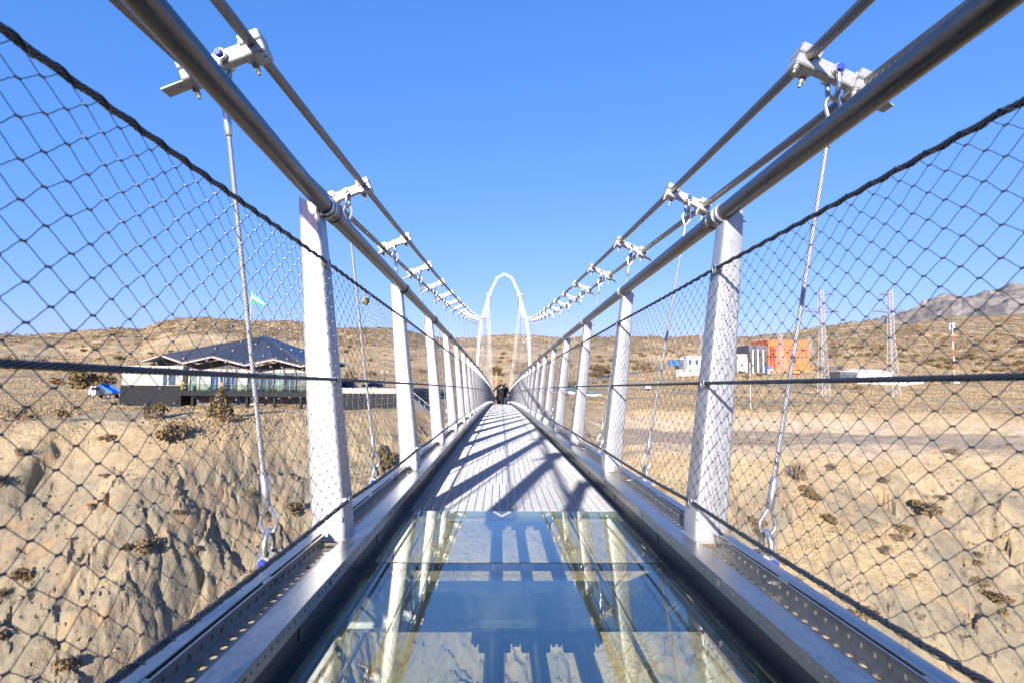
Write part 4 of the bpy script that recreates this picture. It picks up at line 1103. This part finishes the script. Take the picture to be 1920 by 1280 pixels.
def wheel_pair(t, x, ys, r, mat='tyre'):
    for yv in ys:
        m = MB(); m.tube([(x, yv - .1, r), (x, yv + .1, r)], r, 14); w = part('wheel', m, M['tyre'], t, smooth=40, local=True)
        sg = 1 if yv > 0 else -1
        m = MB(); m.tube([(x, yv + sg * .1, r), (x, yv + sg * .115, r)], [r * .62, r * .55], 12); part('rim', m, M['plate'], w, local=True)
def car(label, loc, rz, mat, name='parked_car', group=None, suv=False):
    t = thing(name, label, 'car', loc, group); t.rotation_euler.z = rz
    L, W = 2.2, .88; h = .95 if not suv else 1.1; rt = 1.45 if not suv else 1.75
    prof = [(-L, .35), (-L, .8), (-L + .15, h), (-1.1, h + .02), (1.05, h), (L - .1, h - .12), (L, .65), (L, .35)]
    m = MB(); m.loft([[(x, y * (1 if 0.4 < z < .96 else .95), z) for x, z in prof] for y in (-W, -W * .5, W * .5, W)]); part('body', m, mat, t, smooth=30, local=True)
    cab = [(-1.75 if not suv else -2.0, h), (-1.25 if not suv else -1.85, rt - .03), (.35, rt), (1.0, h)]
    m = MB(); m.loft([[(x, y * (1 if z < h + .1 else .84), z) for x, z in cab] for y in (-W * .95, W * .95)]); part('cabin', m, M['window'], t, local=True)
    m = MB(); m.bbox(-1.3 if not suv else -1.8, .32, -W * .8, W * .8, rt - .02, rt + .03, .02); part('roof', m, mat, t, local=True)
    for x in (-1.35, 1.35): wheel_pair(t, x, (-W + .05, W - .05), .33)
    for yv in (-.6, .6):
        m = MB(); m.bbox(L - .08, L + .03, yv - .16, yv + .16, .62, .76, .02); part('headlight', m, M['white'], t, local=True)
        m = MB(); m.bbox(-L - .02, -L + .06, yv - .14, yv + .14, .65, .8, .02); part('tail_light', m, M['red'], t, local=True)
    m = MB(); m.bbox(L - .05, L + .04, -W * .9, W * .9, .35, .5, .02); part('bumper', m, M['rubber'], t, local=True)
    return t
def cp(u, y): v = at(u, y); v.z = max(v.z, CPZ if y < 117 else v.z); return v
car('dark blue car parked behind the pale parapet, second from the pavilion', cp(702, 112), R(200), M['car_blue'], group='cars parked behind the parapet')
car('dark blue estate car parked nearest the pavilion behind the parapet', cp(650, 100), R(182), M['car_blue'], group='cars parked behind the parapet', suv=True)
car('small grey car half hidden by the second left post', cp(795, 130), R(190), M['plate_dull'], group='cars parked behind the parapet')
car('black car parked furthest along beyond the parapet', at(829, 122), R(30), M['black_clad'], group='cars parked behind the parapet', suv=True)
car('white car parked on the dry flat right of the bridge', at(1072, 150), R(-20), M['car_white'], group='white cars right of the bridge', suv=True)
car('second white car parked just right of the first on the dry flat', at(1086, 147), R(-15), M['car_white'], group='white cars right of the bridge')
car('white car standing alone behind the fourth right post', at(1112, 140), R(10), M['car_white'], group='white cars right of the bridge')
def truck():
    b = at(214, 108); t = thing('tipper_truck', 'white cab truck with raised blue body parked left of the pavilion', 'truck', b); t.rotation_euler.z = R(168)
    m = MB(); m.bbox(-3.0, 2.7, -.5, .5, .65, .95, .03); part('chassis', m, M['rubber'], t, local=True)
    prof = [(1.1, .7), (1.1, 2.5), (2.3, 2.5), (2.75, 1.6), (2.8, .7)]
    m = MB(); m.loft([[(x, y, z) for x, z in prof] for y in (-1.05, 1.05)]); c = part('cab', m, M['car_white'], t, local=True)
    m = MB(); m.loft([[(2.36, y, 2.38), (2.71, y, 1.7), (2.76, y, 1.7), (2.41, y, 2.38)] for y in (-.9, .9)]); part('windscreen', m, M['window'], c, local=True)
    for yv in (-1.06, 1.06):
        m = MB(); m.box(1.45, 2.2, yv - .02, yv + .02, 1.65, 2.3); part('side_window', m, M['window'], c, local=True)
    m = MB(); m.bbox(2.72, 2.86, -1.05, 1.05, .55, .85, .03); part('bumper', m, M['grey_clad'], t, local=True)
    mr = Matrix.Translation((-2.9, 0, 1.0)) @ Euler((0, R(-24), 0)).to_matrix().to_4x4()
    m = MB(); m.bbox(0, 3.6, -1.05, 1.05, 0, .12, .02, mr); m.box(0, 3.6, -1.05, -.98, .12, .55, mr); m.box(0, 3.6, .98, 1.05, .12, .55, mr); m.box(3.5, 3.6, -.98, .98, .12, .55, mr); part('tipper_body', m, M['blue'], t, local=True)
    for x in (-2.0, 1.95): wheel_pair(t, x, (-.95, .95), .45)
truck()
def lamp():
    b = at(724, 95); b.z = CPZ; t = thing('street_lamp', 'twin globe lamp post on the car park behind the parapet', 'street lamp', b)
    m = MB(); m.cyl((0, 0, 0), (0, 0, 3.4), .06, 8); part('pole', m, M['black_clad'], t, local=True)
    m = MB(); m.tube([(-.5, 0, 3.3), (0, 0, 3.1), (.5, 0, 3.3)], .03, 6); part('arm', m, M['black_clad'], t, local=True)
    for x in (-.5, .5):
        m = MB(); m.tube([(x, 0, 3.3 + .22 * (1 - math.cos(a))) for a in np.linspace(0, math.pi, 7)], [max(.02, .22 * math.sin(a)) for a in np.linspace(0, math.pi, 7)], 10); part('lamp_globe', m, M['white'], t, smooth=80, local=True)
lamp()
def bike(u, label, mat):
    b = at(u, 90); b.z = CPZ; t = thing('motorcycle', label, 'motorcycle', b, 'motorcycles by the lamp post'); t.rotation_euler.z = R(25)
    for x in (-.65, .65):
        m = MB(); m.tube([(x + .3 * math.cos(a), 0, .3 + .3 * math.sin(a)) for a in np.linspace(0, 2 * math.pi, 15)[:-1]], .06, 6, closed=True); part('wheel', m, M['tyre'], t, local=True)
    m = MB(); m.tube([(-.65, 0, .3), (-.2, 0, .55), (.35, 0, .75), (.65, 0, .3)], .05, 6); m.bbox(-.2, .25, -.12, .12, .3, .6, .03); part('frame', m, mat, t, local=True)
    m = MB(); m.bbox(-.75, 0, -.13, .13, .72, .84, .04); part('seat', m, M['rubber'], t, local=True)
    m = MB(); m.tube([(.4, -.35, 1.0), (.35, 0, .9), (.4, .35, 1.0)], .025, 6); part('handlebar', m, M['plate'], t, local=True)
bike(727, 'red motorcycle parked by the twin globe lamp post', M['red']); bike(738, 'dark motorcycle parked right of the red one by the lamp post', M['black_clad'])
def billboard(u, y, w, h, lift, label, name='billboard'):
    b = at(u, y); t = thing(name, label, 'sign', b)
    for x in (-w * .35, w * .35): m = MB(); m.cyl((x, .05, -.5), (x, .05, lift + h), .06, 6); part('leg', m, M['grey_clad'], t, local=True)
    m = MB(); m.bbox(-w / 2, w / 2, -.05, 0, lift, lift + h, .02); part('panel', m, M['wall_white'], t, local=True)
    m = MB(); m.box(w * .1, w * .35, -.062, -.052, lift + h * .35, lift + h * .6); part('emblem_patch', m, M['grey_clad'], t, local=True)
billboard(782, 120, 2.7, 1.7, .5, 'pale billboard on legs beyond the car park')
billboard(1217, 190, 2.0, 1.7, 1.2, 'small pale sign on the dry slope below the road')

# poles
def pole(u, y, h, label, mat, r=.12, name='utility_pole', arm=True):
    b = at(u, y); t = thing(name, label, 'pole', b)
    m = MB(); m.tube([(0, 0, -.6), (0, 0, h)], [r, r * .7], 8); part('shaft', m, mat, t, local=True)
    if arm:
        m = MB(); m.box(-.8, .8, -.06, .06, h - .5, h - .38); part('crossarm', m, mat, t, local=True)
        for x in (-.7, 0, .7): m = MB(); m.cyl((x, 0, h - .38), (x, 0, h - .15), .05, 6); part('insulator', m, M['white'], t, local=True)
pole(931, 130, 6.2, 'plain pale wooden pole beside the dirt path beyond the bridge end', M['wood'], .16, arm=False)
pole(1411, 92, 8.3, 'pale concrete pole standing on the flat right of the nearest right post', M['concrete'], .12, arm=False)
# lattice towers
def strut(mb, a, b, r, n=3): mb.cyl(a, b, r, n)
def tower(u, y, vt, base_w, label, arms, name='lattice_tower', rz=0.0, r=.1, top_w=1.0):
    b = at(u, y); h = (702 - vt) / 960 * y - b.z
    t = thing(name, label, 'pylon', b, 'lattice towers right of the bridge'); t.rotation_euler.z = rz
    W = lambda z: base_w + (top_w * 1.25 - base_w) * min(1, z / (h * .55)) if z < h * .55 else top_w * 1.25 + (top_w - top_w * 1.25) * (z / h - .55) / .45
    C = [(-1, -1), (1, -1), (1, 1), (-1, 1)]
    lv = [0]; 
    while lv[-1] < h * .97: lv.append(min(h, lv[-1] + max(W(lv[-1]) * 1.0, h / 26)))
    for i, (sx, sy) in enumerate(C):
        m = MB(); m.tube([(sx * W(z) / 2, sy * W(z) / 2, z - (.5 if z == 0 else 0)) for z in (0, h * .55, h)], r, 4); part('leg', m, M['tower'], t, local=True)
    m = MB()
    for k in range(len(lv) - 1):
        z0, z1 = lv[k], lv[k + 1]; w0, w1 = W(z0) / 2, W(z1) / 2
        for i in range(4):
            a, c = C[i], C[(i + 1) % 4]
            strut(m, (a[0] * w0, a[1] * w0, z0), (c[0] * w1, c[1] * w1, z1), r * .55); strut(m, (c[0] * w0, c[1] * w0, z0), (a[0] * w1, a[1] * w1, z1), r * .55)
            strut(m, (a[0] * w1, a[1] * w1, z1), (c[0] * w1, c[1] * w1, z1), r * .5)
    o = part('bracing', m, M['tower'], t, local=True); o['kind'] = 'stuff'
    for zf_, Lr, sides in arms:
        z = h * zf_; w = W(z) / 2
        for s in sides:
            m = MB()
            for yy in (-w, w): m.tube([(s * w, yy, z), (s * (w + Lr), 0, z + .25)], r * 1.2, 4)
            m.tube([(s * w, 0, z + 1.3), (s * (w + Lr), 0, z + .3)], r * 1.0, 4)
            a_ = part('crossarm', m, M['tower_arm'], t, local=True)
            m = MB(); m.tube([(s * (w + Lr), 0, z + .2), (s * (w + Lr), 0, z - 1.2)], .07, 5); part('insulator', m, M['tower_arm'], a_, local=True)
tower(1552, 152, 536, 2.5, 'tall steel lattice power tower right of the orange building', [(.79, 4.6, (-1, 1)), (.955, 3.2, (1,))])
tower(1686, 150, 534, 2.5, 'tall steel lattice power tower in front of the white barn', [(.79, 4.6, (-1, 1)), (.955, 2.6, (-1,))])
tower(1528, 370, 626, 7.5, 'shorter far lattice tower at the right edge of the orange building', [(.8, 3, (-1, 1))], r=.16, top_w=1.6)
tower(1318, 420, 612, 7.5, 'faint lattice tower above the low white building beside the nearest right post', [(.7, 4, (-1, 1))], r=.16, top_w=1.6)
tower(1471, 325, 622, 6.0, 'pale lattice tower standing in front of the orange building', [(.72, 2.5, (-1, 1))], r=.16, top_w=1.8)
def mast():
    b = at(1806, 250); h = (702 - 606) / 960 * 250 - b.z; t = thing('radio_mast', 'slender red and white banded antenna mast on the right hillside', 'mast', b)
    n = 8
    for i in range(n):
        m = MB(); m.tube([(0, 0, h * i / n), (0, 0, h * (i + 1) / n)], .22, 6); part('mast_band', m, M['red'] if i % 2 == 0 else M['white'], t, local=True)
    for a in (0, 2.1, 4.2): m = MB(); m.bbox(1.0 * math.cos(a) - .25, 1.0 * math.cos(a) + .25, 1.0 * math.sin(a) - .2, 1.0 * math.sin(a) + .2, h - .6, h + 2.8, .05); part('antenna_panel', m, M['white'], t, local=True)
    m = MB(); m.bbox(-1.6, 1.6, -1.2, 1.2, 0, 2.4, .1); part('equipment_hut', m, M['wall_pale'], t, local=True)
mast()

# orange building and the other far buildings
def orange_block():
    y = 345; b = at(1486, y); b.z = (702 - 686) / 960 * y; k = y / 960
    t = thing('orange_building', 'tall bright orange panelled block with two rows of dark windows', 'building', b); t.rotation_euler.z = R(-4)
    w = 76 * k; h = 53 * k
    m = MB(); m.box(-w / 2, w / 2, 0, 26, -6, h); part('wall', m, M['orange'], t, local=True)
    m = MB(); m.box(-w / 2 - 12.5, -w / 2 - .05, 1, 26, -6, h - 3); part('grey_wing', m, M['grey_clad'], t, local=True)
    for i in range(7):
        m = MB(); m.tube([(-w / 2 - 12 + i * 1.75, .2, -4), (-w / 2 - 12 + i * 1.75, .2, h - 7 + (i % 2))], .55, 8); part('silo_pipe', m, M['white_brick'] if i % 2 else M['plate_dull'], t, local=True)
    m = MB(); m.box(-w / 2 - 20, -w / 2 - 12.6, 3, 20, -6, h - 9); part('concrete_wing', m, M['concrete'], t, local=True)
    wm = MB(); wm.box(-.85, .85, -.12, .02, -.5, .5); wme = wm.mesh('window', M['window'])
    for row, z in enumerate((h - 6.3, h - 11.0)):
        for i in range(10):
            if i == 4: continue
            part('window', wme, None, t, (-w / 2 + 2.2 + i * 2.55, 0, z), local=True)
    for i in range(1, 6):
        m = MB(); m.box(-w / 2 + w * i / 6 - .08, -w / 2 + w * i / 6 + .08, -.07, .0, -6, h); part('panel_joint', m, M['red'], t, local=True)
    m = MB(); m.box(-w / 2 - .2, w / 2 + .2, -.25, 26.2, h, h + .5); part('roof_coping', m, M['orange'], t, local=True)
orange_block()
def shed(u, v, y, wpx, hpx, label, wall, roofm, depth=14, gable=True, name='shed', base=4, doors=0, cat='building'):
    k = y / 960; b = at(u, y); b.z = (702 - v) * k; w, h = wpx * k, hpx * k
    t = thing(name, label, cat, b)
    hw = h * (.72 if gable else 1)
    m = MB(); m.box(-w / 2, w / 2, 0, depth, -base, hw); part('wall', m, wall, t, local=True)
    if gable:
        m = MB(); m.loft([[(x, -.3, hw), (x, depth / 2, h), (x, depth + .3, hw), (x, depth + .3, hw - .25), (x, -.3, hw - .25)] for x in (-w / 2 - .3, w / 2 + .3)]); part('roof', m, roofm, t, local=True)
    else:
        m = MB(); m.box(-w / 2 - .15, w / 2 + .15, -.2, depth + .2, hw, hw + .25); part('roof', m, roofm, t, local=True)
    for i in range(doors):
        x = -w / 2 + w * (i + .5) / doors; m = MB(); m.box(x - w / doors * .22, x + w / doors * .22, -.08, .0, hw * .25, hw * .7); part('window', m, M['window'], t, local=True)
    return t
shed(1652, 709, 290, 66, 24, 'large white barn with pale roof beside the lattice tower', M['white_brick'], M['wall_white'], 16, True, 'barn', doors=0)
shed(1600, 708, 285, 30, 18, 'grey low building joined to the left of the white barn', M['grey_clad'], M['wall_white'], 12, False, 'low_building', doors=3)
shed(1682, 719, 250, 126, 11, 'long low white wall running in front of the white barn', M['wall_white'], M['wall_white'], 1.0, False, 'boundary_wall', cat='wall')
shed(1597, 717, 247, 9, 10, 'small red brown box at the left end of the long white wall', M['red'], M['red'], 2.5, False, 'container')
shed(1575, 693, 330, 36, 12, 'low grey shed between the orange building and the barn', M['grey_clad'], M['plate_dull'], 8, False, 'shed')
shed(1316, 685, 300, 50, 21, 'low white building with grey lower half beside the blue tanks', M['white_brick'], M['wall_white'], 12, False, 'low_building', doors=4)
shed(1282, 679, 305, 13, 9, 'small grey container beside the blue tanks', M['grey_clad'], M['white_brick'], 6, False, 'container')
shed(1296, 693, 280, 52, 3.5, 'long pale stone bank below the low white building', M['concrete'], M['concrete'], 2, False, 'stone_bank', cat='wall')
for i, u in enumerate((1261, 1272)):
    b = at(u, 306); b.z = (702 - 679) / 960 * 306; t = thing('water_tank', ('left' if i == 0 else 'right') + ' one of two round blue tanks beside the low white building', 'tank', b, 'blue tanks')
    m = MB(); m.tube([(0, 0, -1), (0, 0, 2.2), (0, 0, 2.7)], [1.5, 1.5, .5], 14); part('tank_body', m, M['blue'], t, smooth=35, local=True)
    m = MB(); m.cyl((0, 0, 2.65), (0, 0, 2.95), .4, 10); part('lid', m, M['blue'], t, local=True)
def plant_yard():
    b = at(1500, 320); b.z = (702 - 697) / 960 * 320
    t = thing('excavator', 'orange yellow excavator working below the orange building', 'excavator', b)
    m = MB(); m.bbox(-2.2, 2.2, -1.3, 1.3, 0, .9, .1); part('tracks', m, M['rubber'], t, local=True)
    m = MB(); m.bbox(-2.2, 1.6, -1.2, 1.2, 1.0, 2.4, .1); part('body', m, M['yellow'], t, local=True)
    m = MB(); m.bbox(.2, 1.7, -1.1, 0, 2.4, 3.5, .08); part('cab', m, M['window'], t, local=True)
    m = MB(); m.tube([(1.4, .4, 2), (4.5, .4, 5), (7.5, .4, 3.2), (7.8, .4, 1.2)], [.4, .35, .28, .2], 6); part('boom', m, M['yellow'], t, local=True)
    m = MB(); m.bbox(7.3, 8.4, -.2, 1.0, .4, 1.4, .1); part('bucket', m, M['rubber'], t, local=True)
    for u, v, nm, lab, mt, w in ((1535, 700, 'tarpaulin_stack', 'blue tarpaulin covered stack beside the excavator', 'blue_tarp', 6), (1448, 687, 'tarpaulin_stack', 'blue tarpaulin covered stack at the foot of the orange building', 'blue_tarp', 4), (1557, 696, 'material_heap', 'long orange stack of materials right of the excavator', 'yellow', 9)):
        y = 318; b = at(u, y); b.z = (702 - v) / 960 * y; t = thing(nm, lab, 'stack', b)
        m = MB(); m.loft([[(x * w, yy, z) for yy, z in ((-1.6, -3), (-1.5, h_), (0, h_ + .5), (1.5, h_), (1.6, -3))] for x, h_ in ((-.5, .8), (-.2, 1.6), (.2, 1.2), (.5, .7))]); part('cover', m, M[mt], t, local=True)
        m = MB(); m.box(-w * .5, w * .5, -1.75, -1.6, -3, .2); part('pallet_board', m, M['wood'], t, local=True)
plant_yard()

# ------------------------------------------------------------------ people
def skin_body(name, joints, edges, mat, parent, sub=1):
    me = bpy.data.meshes.new(name); keys = list(joints)
    me.from_pydata([joints[k][0] for k in keys], [(keys.index(a), keys.index(b)) for a, b in edges], []); me.materials.append(mat)
    o = bpy.data.objects.new(name, me); link(o, parent, WP[parent.name])
    md = o.modifiers.new('skin', 'SKIN'); md.use_smooth_shade = True
    for i, k in enumerate(keys):
        r_ = joints[k][1]; r_ = r_ if hasattr(r_, '__len__') else (r_, r_); me.skin_vertices[0].data[i].radius = r_; me.skin_vertices[0].data[i].use_root = (k == 'pelvis')
    sb = o.modifiers.new('sub', 'SUBSURF'); sb.levels = sub; sb.render_levels = sub
    return o
def ell(c, rx, ry, rz, n=10):
    rings = []
    for i in range(1, n):
        a = math.pi * i / n
        rings.append([(c[0] + rx * math.sin(a) * math.cos(b), c[1] + ry * math.sin(a) * math.sin(b), c[2] - rz * math.cos(a)) for b in np.linspace(0, 2 * math.pi, 13)[:-1]])
    m = MB(); m.loft(rings); return m
def person(label, loc, rz, H, handL, handR, elbL, elbR, coat, legs, coat_len, shoe, flare=0.0, stride=.16, bow=.06):
    """faces -y before rotation; L is +x"""
    t = thing('person', label, 'person', loc, None); t.rotation_euler.z = rz; k = H / 1.75
    t.scale = (k, k, k)
    J = {'pelvis': ((0, 0, .93), (.135, .095)), 'waist': ((0, -.01, 1.1), (.12, .09)), 'chest': ((0, -.01, 1.30), (.15, .10)), 'neck0': ((0, -.02, 1.46), (.07, .065)), 'neck': ((0, -.04, 1.53), (.052, .052)), 'head': ((0, -.04 - bow, 1.63), (.078, .092)), 'crown': ((0, -.04 - bow * 1.3, 1.72), (.06, .07)),
         'shL': ((.18, 0, 1.42), .062), 'elL': (elbL, .043), 'wrL': (handL, .03), 'shR': ((-.18, 0, 1.42), .062), 'elR': (elbR, .043), 'wrR': (handR, .03),
         'hipL': ((.09, 0, .88), .08), 'knL': ((.10, -stride * .55, .49), .046), 'anL': ((.10, -stride, .08), .032), 'toL': ((.11, -stride - .17, .04), .036),
         'hipR': ((-.09, 0, .88), .08), 'knR': ((-.10, stride * .15, .49), .046), 'anR': ((-.10, stride, .09), .032), 'toR': ((-.11, stride - .16, .035), .036)}
    E_ = [('pelvis', 'waist'), ('waist', 'chest'), ('chest', 'neck0'), ('neck0', 'neck'), ('neck', 'head'), ('head', 'crown'), ('chest', 'shL'), ('shL', 'elL'), ('elL', 'wrL'), ('chest', 'shR'), ('shR', 'elR'), ('elR', 'wrR'), ('pelvis', 'hipL'), ('hipL', 'knL'), ('knL', 'anL'), ('anL', 'toL'), ('pelvis', 'hipR'), ('hipR', 'knR'), ('knR', 'anR'), ('anR', 'toR')]
    # hands: palm, four fingers and a thumb on each wrist, part of the same body
    for s, (el, wr) in (('L', (elbL, handL)), ('R', (elbR, handR))):
        d = (Vector(wr) - Vector(el)).normalized(); side = d.cross(Vector((0, -1, .2))).normalized(); w = Vector(wr)
        J['pa' + s] = (tuple(w + d * .07), (.03, .018)); E_.append(('wr' + s, 'pa' + s))
        for f in range(4):
            o_ = side * (f - 1.5) * .021; L1 = (.045, .052, .048, .038)[f]
            J[f'f{f}{s}'] = (tuple(w + d * (.09 + L1 * .6) + o_), .009); J[f'g{f}{s}'] = (tuple(w + d * (.09 + L1 * 1.3) + o_ + Vector((0, .02, -.012))), .007); E_ += [('pa' + s, f'f{f}{s}'), (f'f{f}{s}', f'g{f}{s}')]
        J['th' + s] = (tuple(w + d * .055 + side * .045), .010); E_.append(('wr' + s, 'th' + s))
    body = skin_body('body', J, E_, M['skin'], t, 1)
    hc = Vector((0, -.04 - bow, 1.66))
    m = ell((0, hc.y + .02, hc.z + .025), .092, .105, .10); m.v = [(x, y, z) if (z > hc.z + .0 or y > hc.y + .015) else (x * .6, y + .05, z + .03) for x, y, z in m.v]; part('hair', m, M['hair'], t, (0, 0, 0), 60, local=True)
    m = MB(); m.tube([hc + Vector((0, -.088, .03)), hc + Vector((0, -.112, -.015)), hc + Vector((0, -.088, -.025))], [.008, .015, .009], 6); part('nose', m, M['skin'], t, local=True)
    for sx in (-1, 1):
        m = ell(hc + Vector((sx * .032, -.083, .022)), .012, .008, .008, 6); part('eye', m, M['hair'], t, local=True)
        m = ell(hc + Vector((sx * .086, 0, 0)), .012, .022, .034, 6); part('ear', m, M['skin'], t, local=True)
    m = MB(); m.tube([hc + Vector((-.025, -.084, -.05)), hc + Vector((0, -.092, -.05)), hc + Vector((.025, -.084, -.05))], .006, 5); part('mouth', m, M['red'], t, local=True)
    # coat
    rings = []
    for z, rx, ry, dx in ((coat_len, .235 + flare * .2, .2 + flare * .2, -flare * .12), (coat_len + (.93 - coat_len) * .5, .205, .17, -flare * .03), (.95, .19, .145, 0), (1.12, .178, .14, 0), (1.3, .208, .15, 0), (1.42, .20, .125, 0), (1.475, .10, .085, 0), (1.51, .072, .07, 0)):
        rings.append([(dx + rx * math.cos(a) * (1 + .05 * math.cos(5 * a)), -.01 + ry * math.sin(a), z) for a in np.linspace(0, 2 * math.pi, 21)[:-1]])
    m = MB(); m.loft(rings); part('coat', m, coat, t, (0, 0, 0), 60, local=True)
    for s, el, wr in ((1, elbL, handL), (-1, elbR, handR)):
        m = MB(); e_ = Vector(el); w = Vector(wr); sh = Vector((s * .175, 0, 1.43)); m.tube([sh, sh.lerp(e_, .5), e_, e_.lerp(w, .5), e_.lerp(w, .93)], [.085, .075, .066, .058, .05], 10); part('sleeve', m, coat, t, smooth=60, local=True)
    for s, kn, an in ((1, J['knL'][0], J['anL'][0]), (-1, J['knR'][0], J['anR'][0])):
        m = MB(); m.tube([(s * .09, 0, .92), (s * .095, kn[1] * .5, .7), kn, ((kn[0] + an[0]) / 2, (kn[1] + an[1]) / 2, .29), (an[0], an[1], .09)], [.118, .108, .092, .084, .078], 10); part('trouser_leg', m, legs, t, smooth=60, local=True)
        m = MB(); m.loft([[(an[0] + .05 * math.cos(a) * q_[1], an[1] + q_[0], max(.0, .045 * q_[1] + .05 * q_[1] * math.sin(a))) for a in np.linspace(0, 2 * math.pi, 11)[:-1]] for q_ in ((.07, .6), (.05, .95), (-.05, 1.05), (-.16, .9), (-.22, .5))]); part('shoe', m, shoe, t, smooth=60, local=True)
    return t
def deckpt(x, d): return (x, d, zb(d) + GR + .002)
d0 = 38.2
p1 = person('man in a long black coat walking towards the viewer with head bowed', deckpt(-.02, d0), R(-2), 1.78, (-.02, -.27, 1.18), (-.24, -.05, .86), (.24, -.06, 1.13), (-.27, .02, 1.14), M['black_cloth'], M['black_cloth'], .32, M['rubber'], .5)
# phone held to his chest
m = MB(); m.bbox(-.04, .04, -.008, .008, -.075, .075, .006); ph = part('phone', m, M['white_cloth'], None, tuple(Vector(deckpt(-.02, d0)) + Vector((.06, -.30, 1.30)))); ph.rotation_euler = (R(35), 0, R(8)); tag(ph, 'pale phone held up at the chest by the man in black', 'phone')
person('person in grey green trousers walking behind the man in black, on the right', deckpt(.31, d0 + 1.0), R(4), 1.6, (.26, -.03, .86), (-.26, -.05, .84), (.27, .03, 1.12), (-.27, .02, 1.12), M['black_cloth'], M['grey_cloth'], .62, M['rubber'])
person('person in black behind the man, one arm stretched to the left railing', deckpt(-.16, d0 + 1.9), R(0), 1.66, (.25, -.05, .85), (-.52, -.10, 1.06), (.27, .02, 1.12), (-.36, -.02, 1.16), M['black_cloth'], M['black_cloth'], .42, M['rubber'], 1.2)
# two guests on the pavilion terrace
person('person in yellow standing at the left end of the pavilion terrace', PA + PX * 6.6 + PY * -.9 + Vector((0, 0, PZ)), math.atan2(PX.y, PX.x), 1.72, (.24, -.05, .86), (-.24, -.05, .86), (.27, .02, 1.13), (-.27, .02, 1.13), M['person_yellow'], M['person_yellow'], .3, M['rubber'], 0, .04)
person('person in a pink top standing among the terrace tables', PA + PX * 12.6 + PY * .3 + Vector((0, 0, PZ)), math.atan2(PX.y, PX.x), 1.65, (.24, -.05, .86), (-.24, -.05, .86), (.27, .02, 1.13), (-.27, .02, 1.13), plain('pink_cloth', (.6, .2, .2, 1), .8), M['grey_cloth'], .8, M['rubber'], 0, .04)
